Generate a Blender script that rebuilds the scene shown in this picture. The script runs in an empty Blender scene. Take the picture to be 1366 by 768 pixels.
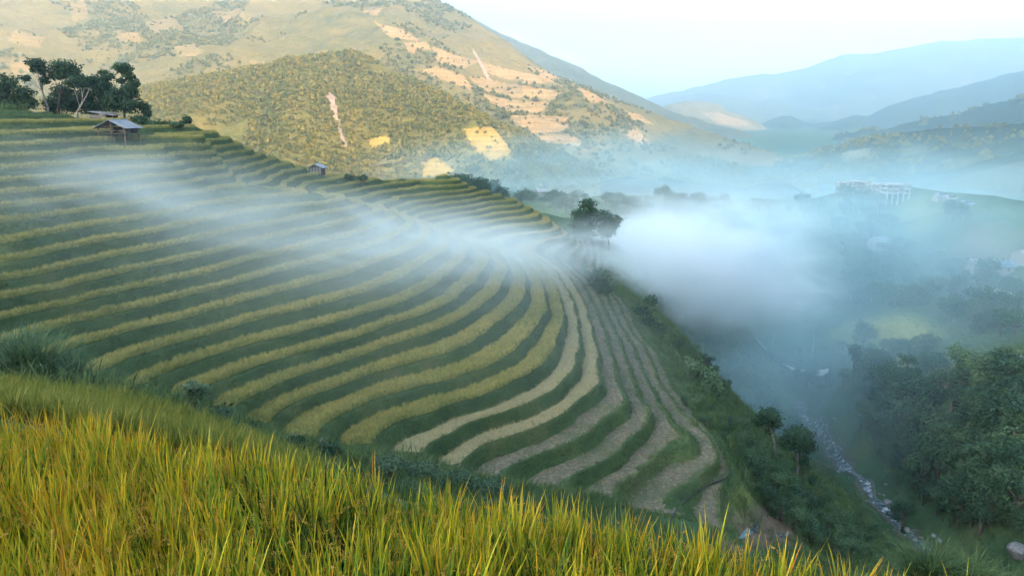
import bpy, bmesh, math, random
import numpy as np
from mathutils import Vector, Matrix

# ------------------------------------------------------------------ camera
SC = bpy.context.scene
COL = SC.collection
F = 1366 * 24.0 / 36.0                 # focal length in photo pixels
PITCH = math.atan(234.0 / F)           # horizon sits near row 150
CP, SP = math.cos(PITCH), math.sin(PITCH)
cam_d = bpy.data.cameras.new('camera')
cam_d.lens, cam_d.sensor_width = 24.0, 36.0
cam_d.clip_start, cam_d.clip_end = 0.1, 60000.0
cam = bpy.data.objects.new('camera', cam_d)
cam.rotation_euler = (math.pi / 2 - PITCH, 0, 0)
COL.objects.link(cam)
SC.camera = cam

# ------------------------------------------------------------------ sky, sun, exposure
SUN_AZ, SUN_EL = math.radians(125), math.radians(19)
world = bpy.data.worlds.new('World')
SC.world = world
world.use_nodes = True
wn = world.node_tree
wn.nodes.clear()
sky = wn.nodes.new('ShaderNodeTexSky')
sky.sky_type = 'NISHITA'
sky.sun_disc = False
sky.sun_elevation, sky.sun_rotation = SUN_EL, 2 * math.pi - SUN_AZ
sky.air_density, sky.dust_density, sky.ozone_density = 1.0, 2.6, 1.7
bg = wn.nodes.new('ShaderNodeBackground')
bg.inputs['Strength'].default_value = 0.15
wo = wn.nodes.new('ShaderNodeOutputWorld')
wn.links.new(sky.outputs[0], bg.inputs[0])
wn.links.new(bg.outputs[0], wo.inputs[0])
S = Vector((math.sin(SUN_AZ) * math.cos(SUN_EL), math.cos(SUN_AZ) * math.cos(SUN_EL), math.sin(SUN_EL)))
sun_d = bpy.data.lights.new('sun', 'SUN')
sun_d.energy, sun_d.angle, sun_d.color = 3.2, math.radians(0.5), (1.0, 0.72, 0.38)
sun = bpy.data.objects.new('sun', sun_d)
sun.rotation_euler = S.to_track_quat('Z', 'Y').to_euler()
COL.objects.link(sun)
SC.view_settings.view_transform = 'Standard'
SC.view_settings.look = 'None'
SC.view_settings.exposure = 2.62
SC.view_settings.gamma = 1.0
SC.view_settings.use_curve_mapping = False
cy = SC.cycles
cy.use_denoising = True
try:
    cy.denoiser = 'OPENIMAGEDENOISE'
    cy.denoising_input_passes = 'RGB_ALBEDO_NORMAL'
    cy.denoising_prefilter = 'ACCURATE'
except Exception:
    pass
cy.max_bounces = 4
cy.diffuse_bounces = 1
cy.glossy_bounces = 2
cy.transmission_bounces = 3
cy.volume_bounces = 3
cy.transparent_max_bounces = 6
cy.volume_step_rate = 2.5
cy.volume_max_steps = 40
cy.use_adaptive_sampling = True
cy.adaptive_threshold = 0.02

# ------------------------------------------------------------------ helpers
def ray(px, py):
    u, v = (px - 683.0) / F, (384.0 - py) / F
    return Vector((u, CP + v * SP, -SP + v * CP))
def at_d(px, py, d):
    r = ray(px, py)
    return r * (d / r.y)
def at_z(px, py, z):
    r = ray(px, py)
    return r * (z / r.z)

def _h(ix, iy, seed):
    n = (ix.astype(np.int64) * 374761393 + iy.astype(np.int64) * 668265263 + seed * 974711) & 0x7fffffff
    n = ((n ^ (n >> 13)) * 1274126177) & 0x7fffffff
    n = n ^ (n >> 16)
    return (n & 0xffff) / 32767.5 - 1.0
def vnoise(x, y, seed=0):
    x, y = np.asarray(x, float), np.asarray(y, float)
    ix, iy = np.floor(x), np.floor(y)
    fx, fy = x - ix, y - iy
    fx, fy = fx * fx * fx * (fx * (fx * 6 - 15) + 10), fy * fy * fy * (fy * (fy * 6 - 15) + 10)
    a, b = _h(ix, iy, seed), _h(ix + 1, iy, seed)
    c, d = _h(ix, iy + 1, seed), _h(ix + 1, iy + 1, seed)
    return (a * (1 - fx) + b * fx) * (1 - fy) + (c * (1 - fx) + d * fx) * fy
def fbm(x, y, seed=0, octv=4, gain=0.5):
    t, a, n = 0.0, 1.0, 0.0
    x, y = np.asarray(x, float), np.asarray(y, float)
    for o in range(octv):
        t = t + a * vnoise(x, y, seed + o * 17)
        n += a
        a *= gain
        x, y = x * 2.03 + 11.3, y * 2.03 + 5.7
    return t / n
def sstep(a, b, x):
    t = np.clip((np.asarray(x, float) - a) / (b - a), 0, 1)
    return t * t * (3 - 2 * t)
def in_poly(x, y, poly):
    x, y = np.asarray(x, float), np.asarray(y, float)
    c = np.zeros(x.shape, bool)
    n = len(poly)
    for i in range(n):
        x0, y0 = poly[i]
        x1, y1 = poly[(i + 1) % n]
        if y0 == y1:
            continue
        c ^= ((y0 > y) != (y1 > y)) & (x < (x1 - x0) * (y - y0) / (y1 - y0) + x0)
    return c
def poly_dist(x, y, poly, closed=True):
    d = np.full(np.shape(x), 1e18)
    n = len(poly)
    for i in range(n if closed else n - 1):
        (x0, y0), (x1, y1) = poly[i], poly[(i + 1) % n]
        vx, vy = x1 - x0, y1 - y0
        t = np.clip(((x - x0) * vx + (y - y0) * vy) / (vx * vx + vy * vy + 1e-12), 0, 1)
        d = np.minimum(d, (x - x0 - t * vx) ** 2 + (y - y0 - t * vy) ** 2)
    return np.sqrt(d)
def project(x, y, z):
    f = y * CP - z * SP
    u = y * SP + z * CP
    f = np.where(f < 0.1, 0.1, f)
    return 683 + F * x / f, 384 - F * u / f

def tag(o, label=None, cat=None, group=None, kind=None):
    if label: o['label'] = label
    if cat: o['category'] = cat
    if group: o['group'] = group
    if kind: o['kind'] = kind
    return o
def empty(name, loc=(0, 0, 0), rz=0.0, parent=None):
    o = bpy.data.objects.new(name, None)
    o.empty_display_size = 0.3
    o.location = loc
    o.rotation_euler = (0, 0, rz)
    COL.objects.link(o)
    if parent: o.parent = parent
    return o
def link(name, me, parent=None, coll=None, loc=None):
    o = bpy.data.objects.new(name, me)
    (coll or COL).objects.link(o)
    if parent: o.parent = parent
    if loc is not None: o.location = loc
    return o
def np_mesh(name, v, f, mats, mi=None, smooth=True):
    """v (n,3); f (m,k) constant k"""
    me = bpy.data.meshes.new(name)
    v = np.asarray(v, np.float32)
    f = np.asarray(f, np.int32)
    m, k = f.shape
    me.vertices.add(len(v))
    me.vertices.foreach_set('co', v.ravel())
    me.loops.add(m * k)
    me.loops.foreach_set('vertex_index', f.ravel())
    me.polygons.add(m)
    me.polygons.foreach_set('loop_start', np.arange(0, m * k, k, dtype=np.int32))
    try:
        me.polygons.foreach_set('loop_total', np.full(m, k, np.int32))
    except Exception:
        pass
    for mm in (mats if isinstance(mats, (list, tuple)) else [mats]):
        me.materials.append(mm)
    if mi is not None:
        me.polygons.foreach_set('material_index', np.asarray(mi, np.int32))
    me.polygons.foreach_set('use_smooth', np.full(m, smooth, bool))
    me.update(calc_edges=True)
    return me
def attr(me, name, data, dom='POINT'):
    a = me.attributes.new(name, 'FLOAT', dom)
    a.data.foreach_set('value', np.asarray(data, np.float32).ravel())
def copy_tree(o, loc, rz=0, s=1.0, sz=None):
    r = o.copy()
    COL.objects.link(r)
    r.location = loc
    r.rotation_euler = (0, 0, rz)
    r.scale = (s, s, sz if sz else s)
    for ch in o.children:
        c = ch.copy()
        COL.objects.link(c)
        c.parent = r
    return r

class MB:
    """collects boxes, bars and prisms, builds ONE mesh object"""
    def __init__(s):
        s.v, s.f = [], []
    def add(s, vs, fs):
        b = len(s.v)
        s.v += [tuple(p) for p in vs]
        s.f += [[i + b for i in q] for q in fs]
    def box(s, x0, x1, y0, y1, z0, z1, M=None):
        vs = [Vector((x, y, z)) for z in (z0, z1) for (x, y) in ((x0, y0), (x1, y0), (x1, y1), (x0, y1))]
        if M: vs = [M @ p for p in vs]
        s.add(vs, [(0, 3, 2, 1), (4, 5, 6, 7), (0, 1, 5, 4), (1, 2, 6, 5), (2, 3, 7, 6), (3, 0, 4, 7)])
    def tube(s, pts, rads, n=6, cap=True):
        pts = [Vector(p) for p in pts]
        rings = []
        for i, p in enumerate(pts):
            a = pts[max(i - 1, 0)]
            b = pts[min(i + 1, len(pts) - 1)]
            d = (b - a).normalized()
            u = d.orthogonal().normalized()
            w = d.cross(u)
            rings.append([p + (u * math.cos(t * 2 * math.pi / n) + w * math.sin(t * 2 * math.pi / n)) * rads[i] for t in range(n)])
        vs = [q for r in rings for q in r]
        fs = []
        for i in range(len(pts) - 1):
            for t in range(n):
                fs.append((i * n + t, i * n + (t + 1) % n, (i + 1) * n + (t + 1) % n, (i + 1) * n + t))
        if cap:
            fs.append(tuple(reversed(range(n))))
            fs.append(tuple(range(len(vs) - n, len(vs))))
        s.add(vs, fs)
    def mesh(s, name, m, smooth=False):
        me = bpy.data.meshes.new(name)
        me.from_pydata(s.v, [], s.f)
        me.materials.append(m)
        me.polygons.foreach_set('use_smooth', np.full(len(me.polygons), smooth, bool))
        me.update()
        return me
    def build(s, name, m, parent=None, smooth=False, loc=None):
        return link(name, s.mesh(name, m, smooth), parent, loc=loc)

# ------------------------------------------------------------------ materials
class NT:
    def __init__(s, name):
        s.m = bpy.data.materials.new(name)
        s.m.use_nodes = True
        s.t = s.m.node_tree
        s.t.nodes.clear()
        s.out = s.n('ShaderNodeOutputMaterial')
    def n(s, ty, **kw):
        nd = s.t.nodes.new(ty)
        for k, v in kw.items():
            setattr(nd, k, v)
        return nd
    def l(s, a, b):
        s.t.links.new(a, b)
    def noise(s, scale, detail=4, rough=0.55, vec=None, dist=0.0):
        nd = s.n('ShaderNodeTexNoise')
        nd.inputs['Scale'].default_value = scale
        nd.inputs['Detail'].default_value = detail
        nd.inputs['Roughness'].default_value = rough
        nd.inputs['Distortion'].default_value = dist
        if vec is None:
            vec = s.geo().outputs['Position']
        s.l(vec, nd.inputs['Vector'])
        return nd.outputs['Fac']
    def geo(s):
        if not hasattr(s, '_g'):
            s._g = s.n('ShaderNodeNewGeometry')
        return s._g
    def ramp(s, fac, stops):
        r = s.n('ShaderNodeValToRGB')
        e = r.color_ramp.elements
        while len(e) < len(stops):
            e.new(0.5)
        for el, (p, c) in zip(e, stops):
            el.position = p
            el.color = (*c, 1) if len(c) == 3 else c
        s.l(fac, r.inputs[0])
        return r.outputs[0]
    def mix(s, fac, a, b, mode='MIX'):
        nd = s.n('ShaderNodeMix', data_type='RGBA', blend_type=mode)
        if isinstance(fac, (int, float)): nd.inputs[0].default_value = fac
        else: s.l(fac, nd.inputs[0])
        for sock, val in ((nd.inputs[6], a), (nd.inputs[7], b)):
            if isinstance(val, tuple): sock.default_value = (*val[:3], 1)
            else: s.l(val, sock)
        return nd.outputs[2]
    def math(s, op, a, b=None, c=None):
        nd = s.n('ShaderNodeMath', operation=op)
        for i, v in enumerate((a, b, c)):
            if v is None: continue
            if isinstance(v, (int, float)): nd.inputs[i].default_value = v
            else: s.l(v, nd.inputs[i])
        return nd.outputs[0]
    def attr(s, name):
        return s.n('ShaderNodeAttribute', attribute_name=name)
    def bsdf(s, col, rough=0.85, spec=0.2, bump=None, bstr=0.4, bdist=0.1, transl=0.0, metal=0.0):
        b = s.n('ShaderNodeBsdfPrincipled')
        if isinstance(col, tuple): b.inputs['Base Color'].default_value = (*col[:3], 1)
        else: s.l(col, b.inputs['Base Color'])
        b.inputs['Roughness'].default_value = rough
        b.inputs['Metallic'].default_value = metal
        b.inputs['Specular IOR Level'].default_value = spec
        if bump is not None:
            bp = s.n('ShaderNodeBump')
            bp.inputs['Strength'].default_value = bstr
            bp.inputs['Distance'].default_value = bdist
            s.l(bump, bp.inputs['Height'])
            s.l(bp.outputs[0], b.inputs['Normal'])
        o = b.outputs[0]
        if transl > 0:
            tr = s.n('ShaderNodeBsdfTranslucent')
            if isinstance(col, tuple): tr.inputs[0].default_value = (*col[:3], 1)
            else: s.l(col, tr.inputs[0])
            mx = s.n('ShaderNodeMixShader')
            mx.inputs[0].default_value = transl
            s.l(o, mx.inputs[1])
            s.l(tr.outputs[0], mx.inputs[2])
            o = mx.outputs[0]
        s.l(o, s.out.inputs['Surface'])
        return s.m

def leafy(name, stops, transl=0.25, island=True, rough=0.7, patch=0.3):
    """foliage: colour varies by leaf, by plant and by a soft world noise"""
    k = NT(name)
    oi = k.n('ShaderNodeObjectInfo')
    r = k.geo().outputs['Random Per Island'] if island else oi.outputs['Random']
    v = k.math('MULTIPLY_ADD', r, 0.45, 0.0)
    v = k.math('MULTIPLY_ADD', oi.outputs['Random'], 0.35, v)
    v = k.math('MULTIPLY_ADD', k.noise(0.05 if patch < 0.5 else 0.13, 3), patch, v)
    v = k.math('SUBTRACT', v, patch * 0.5 - 0.12)
    return k.bsdf(k.ramp(v, stops), rough, 0.15, transl=transl)

M = {}
M['tree'] = leafy('tree_leaves', [(0.1, (0.016, 0.045, 0.026)), (0.5, (0.036, 0.080, 0.040)), (0.95, (0.08, 0.13, 0.05))])
M['bush'] = leafy('bush_leaves', [(0.1, (0.018, 0.048, 0.028)), (0.5, (0.04, 0.088, 0.042)), (0.95, (0.09, 0.14, 0.055))])
M['feather'] = leafy('feathery_leaves', [(0.1, (0.03, 0.075, 0.04)), (0.5, (0.07, 0.13, 0.055)), (0.95, (0.13, 0.19, 0.075))])
M['silver'] = leafy('silvery_leaves', [(0.1, (0.05, 0.095, 0.05)), (0.5, (0.09, 0.15, 0.08)), (0.95, (0.17, 0.23, 0.12))])
M['forest'] = leafy('forest_leaves', [(0.1, (0.11, 0.125, 0.03)), (0.4, (0.16, 0.16, 0.036)), (0.7, (0.22, 0.19, 0.042)), (0.95, (0.29, 0.225, 0.05))], island=False, transl=0.15)
M['forest_dark'] = leafy('dark_forest_leaves', [(0.1, (0.09, 0.115, 0.042)), (0.5, (0.14, 0.15, 0.05)), (0.95, (0.22, 0.195, 0.065))], island=False, transl=0.15)
M['tuft_green'] = leafy('bank_grass', [(0.1, (0.036, 0.07, 0.026)), (0.5, (0.072, 0.12, 0.04)), (0.95, (0.15, 0.185, 0.055))], transl=0.2)
M['tuft_rice'] = leafy('ripe_rice', [(0.1, (0.13, 0.17, 0.05)), (0.4, (0.28, 0.275, 0.085)), (0.7, (0.42, 0.36, 0.12)), (1.0, (0.55, 0.42, 0.15))], transl=0.25, patch=0.9)
M['tuft_hump'] = leafy('unripe_rice', [(0.1, (0.07, 0.11, 0.02)), (0.5, (0.17, 0.19, 0.03)), (0.95, (0.34, 0.29, 0.06))], transl=0.25, patch=0.7)
M['tuft_straw'] = leafy('cut_straw', [(0.1, (0.22, 0.20, 0.09)), (0.5, (0.34, 0.29, 0.14)), (0.95, (0.5, 0.42, 0.22))], transl=0.15)
M['tuft_stubble'] = leafy('rice_stubble', [(0.1, (0.13, 0.12, 0.06)), (0.5, (0.22, 0.19, 0.10)), (0.95, (0.38, 0.32, 0.19))], transl=0.1)

k = NT('bark')
M['bark'] = k.bsdf(k.ramp(k.noise(6), [(0.3, (0.06, 0.05, 0.04)), (0.7, (0.19, 0.16, 0.13))]), 0.9, 0.1, k.noise(18), 0.5, 0.03)
k = NT('pale_bark')
M['palebark'] = k.bsdf(k.ramp(k.noise(4), [(0.3, (0.16, 0.14, 0.12)), (0.7, (0.36, 0.33, 0.29))]), 0.9, 0.1)

# grass of the unterraced slopes; attribute 'bare' shows earth
k = NT('slope_grass')
n1, n2 = k.noise(0.11, 5), k.noise(1.7, 5, 0.65)
c = k.ramp(n1, [(0.3, (0.03, 0.07, 0.03)), (0.5, (0.06, 0.11, 0.042)), (0.7, (0.12, 0.145, 0.055))])
c = k.mix(k.math('MULTIPLY', n2, 0.7), c, (0.028, 0.055, 0.024))
earth = k.ramp(n2, [(0.3, (0.10, 0.06, 0.042)), (0.7, (0.22, 0.14, 0.10))])
c = k.mix(k.attr('bare').outputs['Fac'], c, earth)
field = k.ramp(k.noise(0.8, 4), [(0.3, (0.13, 0.15, 0.035)), (0.7, (0.25, 0.23, 0.06))])
c = k.mix(k.attr('field').outputs['Fac'], c, field)
M['slope'] = k.bsdf(c, 0.95, 0.08, n2, 0.8, 0.35)
k = NT('riser_grass')
n2 = k.noise(2.6, 6, 0.7)
c = k.ramp(k.noise(0.22, 4), [(0.3, (0.038, 0.074, 0.03)), (0.5, (0.07, 0.115, 0.042)), (0.65, (0.12, 0.145, 0.055)), (0.8, (0.14, 0.12, 0.065))])
c = k.mix(k.math('MULTIPLY', n2, 0.6), c, (0.03, 0.045, 0.025))
M['riser'] = k.bsdf(c, 0.95, 0.08, n2, 0.9, 0.2)
k = NT('paddy_soil')
n2 = k.noise(3.2, 6, 0.7)
c = k.ramp(n2, [(0.25, (0.06, 0.055, 0.035)), (0.5, (0.125, 0.11, 0.07)), (0.75, (0.27, 0.24, 0.16))])
c = k.mix(k.ramp(k.noise(0.35, 4), [(0.45, (0, 0, 0)), (0.65, (0.75, 0.75, 0.75))]), c, (0.055, 0.08, 0.035))
M['soil'] = k.bsdf(c, 0.95, 0.1, n2, 0.8, 0.1)
k = NT('rice_canopy')
n2 = k.noise(5.5, 5, 0.7)
c = k.ramp(k.noise(0.3, 4), [(0.3, (0.15, 0.175, 0.05)), (0.6, (0.27, 0.26, 0.08)), (0.8, (0.38, 0.33, 0.11))])
c = k.mix(k.math('MULTIPLY', n2, 0.75), c, (0.09, 0.11, 0.028))
M['canopy'] = k.bsdf(c, 0.9, 0.1, n2, 1.0, 0.25)
k = NT('straw_layer')
n2 = k.noise(6, 6, 0.75)
c = k.ramp(n2, [(0.3, (0.17, 0.16, 0.08)), (0.5, (0.32, 0.28, 0.14)), (0.75, (0.48, 0.42, 0.23))])
M['strawlayer'] = k.bsdf(c, 0.9, 0.1, n2, 1.0, 0.2)

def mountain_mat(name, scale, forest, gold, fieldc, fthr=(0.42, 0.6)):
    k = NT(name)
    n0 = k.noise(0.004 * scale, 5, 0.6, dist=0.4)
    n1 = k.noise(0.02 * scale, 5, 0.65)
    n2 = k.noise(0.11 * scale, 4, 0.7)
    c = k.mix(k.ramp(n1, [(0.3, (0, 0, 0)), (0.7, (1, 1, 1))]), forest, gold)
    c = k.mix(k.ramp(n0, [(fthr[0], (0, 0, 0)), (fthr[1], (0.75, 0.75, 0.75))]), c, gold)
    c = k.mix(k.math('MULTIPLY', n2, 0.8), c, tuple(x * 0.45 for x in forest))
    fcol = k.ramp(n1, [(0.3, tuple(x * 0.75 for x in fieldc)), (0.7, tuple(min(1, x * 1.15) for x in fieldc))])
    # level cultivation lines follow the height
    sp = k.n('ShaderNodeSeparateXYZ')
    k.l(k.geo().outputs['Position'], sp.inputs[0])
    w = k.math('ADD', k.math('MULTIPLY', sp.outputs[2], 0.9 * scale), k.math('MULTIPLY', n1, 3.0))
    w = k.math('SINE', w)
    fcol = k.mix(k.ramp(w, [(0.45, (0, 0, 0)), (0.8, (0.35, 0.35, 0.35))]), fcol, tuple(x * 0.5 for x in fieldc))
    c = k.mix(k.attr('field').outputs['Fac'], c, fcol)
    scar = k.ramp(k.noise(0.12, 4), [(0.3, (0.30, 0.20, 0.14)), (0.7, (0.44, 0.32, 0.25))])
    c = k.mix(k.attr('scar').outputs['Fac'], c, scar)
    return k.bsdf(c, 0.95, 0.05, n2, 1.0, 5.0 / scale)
M['mt_hill'] = mountain_mat('forest_hill_ground', 1.6, (0.10, 0.11, 0.03), (0.27, 0.205, 0.055), (0.42, 0.28, 0.065))
M['mt_main'] = mountain_mat('mountain_ground', 0.9, (0.12, 0.125, 0.045), (0.30, 0.215, 0.08), (0.38, 0.245, 0.11))
M['mt_far'] = mountain_mat('far_ridge_ground', 0.35, (0.06, 0.085, 0.045), (0.17, 0.15, 0.08), (0.42, 0.32, 0.2), (0.5, 0.7))
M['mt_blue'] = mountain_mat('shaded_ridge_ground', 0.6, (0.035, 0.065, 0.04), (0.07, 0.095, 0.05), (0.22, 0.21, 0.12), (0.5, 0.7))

def plain(name, col, rough=0.7, spec=0.3, var=0.25, scale=3.0, metal=0.0):
    k = NT(name)
    n = k.noise(scale, 5, 0.65)
    d = tuple(x * (1 - var) for x in col)
    l = tuple(min(1, x * (1 + var)) for x in col)
    return k.bsdf(k.ramp(n, [(0.3, d), (0.7, l)]), rough, spec, n, 0.25, 0.02, metal=metal)
k = NT('weathered_tin')
n = k.noise(1.1, 6, 0.7)
c = k.ramp(n, [(0.3, (0.13, 0.135, 0.14)), (0.55, (0.25, 0.26, 0.27)), (0.66, (0.22, 0.17, 0.13)), (0.8, (0.14, 0.085, 0.055))])
M['tin'] = k.bsdf(c, 0.55, 0.4, n, 0.2, 0.02)
M['wood'] = plain('grey_timber', (0.16, 0.125, 0.09), 0.85, 0.1, 0.35, 6)
M['darkwood'] = plain('dark_timber', (0.065, 0.05, 0.04), 0.9, 0.1, 0.35, 6)
M['plank'] = plain('faded_planks', (0.19, 0.175, 0.16), 0.85, 0.1, 0.25, 5)
M['white'] = plain('white_paint', (0.26, 0.26, 0.255), 0.7, 0.2, 0.08, 1)
M['bluetin'] = plain('blue_roof', (0.16, 0.23, 0.3), 0.5, 0.4, 0.2, 1)
M['rock'] = plain('pale_rock', (0.17, 0.165, 0.15), 0.85, 0.2, 0.35, 2.2)
M['gravel'] = plain('river_gravel', (0.085, 0.085, 0.065), 0.9, 0.2, 0.6, 1.4)
M['dirt'] = plain('pale_track', (0.5, 0.46, 0.38), 0.95, 0.1, 0.2, 0.8)
M['concrete'] = plain('concrete', (0.4, 0.38, 0.35), 0.9, 0.1, 0.2, 1.5)
k = NT('stream_water')
n = k.noise(0.9, 6, 0.7)
c = k.ramp(n, [(0.42, (0.04, 0.06, 0.06)), (0.55, (0.16, 0.19, 0.19)), (0.66, (0.55, 0.58, 0.57))])
M['stream'] = k.bsdf(c, 0.25, 0.5, k.noise(2.5), 0.6, 0.3)
k = NT('still_water')
M['water'] = k.bsdf((0.10, 0.12, 0.12), 0.08, 0.5, k.noise(3), 0.05, 0.02)

# ------------------------------------------------------------------ terrain: level terrace edges seen in the photo
Z0, HS = -1.5, 1.0
STRIPS = [
 [(0,168),(78,167.7),(120,166)],
 [(0,182),(65,179),(112,176)],
 [(0,198),(65,195),(117,190.5)],
 [(0,212),(47,210),(104,204),(151,202),(200,199.5),(242,197)],
 [(0,228),(65,224),(130,218),(200,212.5),(265,208)],
 [(0,245),(65,240),(130,234),(200,226),(250,220),(285,214)],
 [(0,261.5),(65,255.5),(130,249),(200,239),(255,230),(297,224)],
 [(0,280),(65,272),(130,264.5),(200,252),(265,243),(307,236)],
 [(0,300),(65,292),(130,284),(200,273),(265,261),(320,253),(374,250)],
 [(0,330),(65,317),(130,304),(200,293),(300,273),(400,260),(424,262)],
 [(0,353),(65,340),(130,327),(200,315),(304,293),(400,277),(460,269.5)],
 [(0,380),(65,367),(130,351),(200,337),(278,320),(400,295.5),(486,276)],
 [(16,398.6),(78,388),(130,375),(200,359),(278,342),(356,324),(400,313),(478,291),(509,281)],
 [(0,431.5),(65,415),(130,399),(200,384),(278,367),(343,348.6),(400,335),(478,314)],
 [(0,463),(39,453),(65,442),(130,425.5),(200,410.5),(278,390),(343,373),(400,359),(478,335),(530,317)],
 [(70,479),(91,474),(130,458),(200,439.5),(278,419),(343,401),(400,386)],
 [(122,507),(135,500),(167,485),(200,474),(278,449),(343,429),(400,416),(465,401)],
 [(200,513),(226,502),(278,479),(343,458),(400,445),(465,427),(530,408)],
 [(278,516.6),(317,502),(356,487),(400,474.5),(465,455),(530,434),(600,405)],
 [(317,547),(327,540),(355,525.5),(382,512),(400,504),(452,487),(517,466),(569,449.5),(600,438),(626,420),(650,403)],
 [(363,571),(367,562),(382,547),(409,533),(464,513),(504,499),(556,484.6),(600,473.5),(639,452),(670,428.6),(691,405),(700,382)],
 [(424,586),(431,573),(455,557),(482,545),(520,530),(556,520),(600,510),(652,491),(683,473),(709,447),(730,416)],
 [(501.5,593),(509,580),(535,563),(582,550),(600,542),(639,530),(678,514.6),(717,496),(738,470),(748,439),(754,413)],
 [(570,600),(600,582),(639,563),(678,551),(725,533),(754,507),(767,478),(769,439),(767,413)],
 [(623,621),(652,596),(683,584),(725,567),(767,542),(787.5,527.6),(797,509),(794,465),(785,426)],
 [(679,636),(715,613),(767,590),(808,567),(834,540),(833,523),(820,492),(811.5,457),(803,429)],
 [(760,646),(787.5,627.5),(820,609),(837,595),(866,563),(863,546),(846,509),(834,477),(830,449)],
 [(819,657),(847,634),(877,608),(901,589),(895,568),(880,545),(864,510),(850,477),(838,455)],
 [(882,685),(901,652),(931,634),(959,617),(959,606),(950,582),(926,561),(900,532),(877,503),(863,460),(845,445)],
]
# the second spur behind: (level, points)
SPUR = [
 (1,[(200,178.6),(270,175.5)]),(2,[(200,189),(252,186.5),(286,181)]),(3,[(250,194),(278,190),(304,188)]),
 (4,[(266,202),(291,200),(322,195.6)]),(5,[(275,211.5),(304,207),(338,201)]),(6,[(296,220.6),(322,215),(355,207)]),
 (7,[(312,229),(343,221.6),(372,214)]),(8,[(346,235),(361,228),(385,219)]),(9,[(364,241),(380,231),(400,224)]),
 (10,[(385,246),(402,238),(425,232)]),
 (11,[(408,251),(452,241),(481,237)]),(12,[(434,258),(468,249),(504,242),(546,238)]),(13,[(449,263),(478,255),(530,247),(580,241)]),
 (14,[(473,268),(512,259),(556,251),(600,246)]),(15,[(512,277),(530,269.5),(569,263),(600,258),(640,252)]),
 (16,[(529,282),(546,275),(600,266),(656,257)]),(17,[(542,285),(567,277),(600,272),(668,263)]),
 (18,[(560,289),(600,281),(650,272),(690,269)]),(20,[(640,292),(700,281),(712,279)]),(22,[(680,305),(735,296)]),(24,[(720,330),(758,312)]),
]
cpts = []                                            # x, y, z of the fitted hillside
def ad(p): cpts.append((p.x, p.y, p.z))
for i, st in enumerate(STRIPS):
    for (px, py) in st: ad(at_z(px, py, Z0 - i * HS))
for kk, st in SPUR:
    for (px, py) in st: ad(at_z(px, py, Z0 - kk * HS))
DP = [  # pixel + forward distance
 # our own slope under the near rice (rice stands 0.85 m above)
 # bank and wood above the huts
 (-60,150,92),(0,150,92),(0,143,97),(60,152,97),(100,157,101),(150,161,105),(200,164,110),(240,167,112),
 (-150,138,95),(-300,130,90),(-400,200,80),(-250,300,55),(-400,420,40),(-150,420,47),
 (-80,470,40),(-200,520,26),
 # hump with the second rice field
 (-60,498,24),(0,503,24),(60,507,24),(120,515,24),(190,529,24),(250,546,23.5),(300,562,23),(350,582,22),
 (0,530,18.5),(120,542,18.5),(200,560,18.5),(-80,520,18.5),
 # gully between the hump and the terraces
 (60,500,30),(130,520,32),(200,535,33),(260,552,34),(310,570,36),(360,592,36),(430,608,36.5),(520,622,37.5),(600,645,38),
 (700,668,39),(800,690,40),(880,708,42),
 (420,640,30),(560,668,30),(700,720,30),
 # slope below the last terrace
 (905,690,44),(940,660,49),(985,640,54),(975,600,62),(965,570,70),(930,520,80),(900,480,92),(880,440,104),
 (1010,700,52),(1045,715,53),(1000,660,57),(1030,612,82),(1062,640,78),(1010,570,92),(1100,700,66),(1150,740,64),(1120,660,84),
 (1000,768,40),(1150,768,52),(1250,800,62),(1237,785,7.5),(1292,792,7.5),(1345,800,7.5),
 (980,530,112),(1000,555,108),
 # river bed
 (1240,730,99),(1210,700,108),(1180,665,117),(1150,635,128),(1118,600,143),(1095,575,152),(1070,540,163),(1050,500,180),(1300,790,88),
 # far bank and right-hand slope
 (1366,735,87),(1290,740,94),(1366,680,92),(1280,650,110),(1366,600,105),(1220,600,131),(1300,560,122),(1160,560,146),(1366,540,114),
 (1230,520,142),(1130,520,158),(1450,600,98),(1450,480,118),(1600,500,110),(1800,500,105),
 (1145,482,152),(1200,485,141),(1290,485,136),(1340,478,132),(1366,472,131),
 (1050,492,178),(1100,498,172),(1120,450,182),(1180,450,172),(1240,445,168),(1180,425,180),(1100,420,205),(1250,415,178),
 (1150,380,206),(1230,360,212),(1300,400,182),(1366,420,165),(1450,380,180),(1170,330,236),(1100,340,240),(1320,357,192),(1366,350,188),(1366,300,205),(1310,310,212),
 (1275,296,216),(1220,290,222),(1160,290,232),(1190,266,250),(1230,268,246),(1120,252,266),(1150,250,270),(1080,270,280),(1050,300,270),
 (1000,330,262),(950,350,258),(930,400,240),(960,450,215),(900,330,270),(850,330,262),(1000,470,200),
 (1040,268,340),(1000,266,370),(1280,278,330),(1366,285,300),(1450,290,290),(1600,330,260),(1180,262,420),(1300,268,450),
 # valley behind the spur
 (760,314,150),(790,318,165),(820,310,200),(700,285,250),(640,262,420),(760,275,330),(850,272,430),(920,266,560),(700,258,560),(600,255,640),(800,255,700),
 (500,262,560),(400,268,520),(300,268,520),(200,262,560),(0,255,600),(-300,250,640),
]
FG = [(a_, b_, c_ * 0.92) for (a_, b_, c_) in [ # rice-top pixel + forward distance, ground 0.85 lower
 (-150,515,9.0),(0,535,8.7),(200,561,8.3),(400,595,7.6),(600,640,6.9),(800,676,6.3),(1000,706,5.7),(1190,742,5.3),(1400,800,5.0),
 (0,640,5.2),(300,640,5.4),(600,700,4.8),(0,768,3.3),(300,768,3.3),(683,768,3.4),(1000,768,4.2),(683,1000,2.0),(0,1000,2.0),(1300,1000,2.9),
]]
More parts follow.
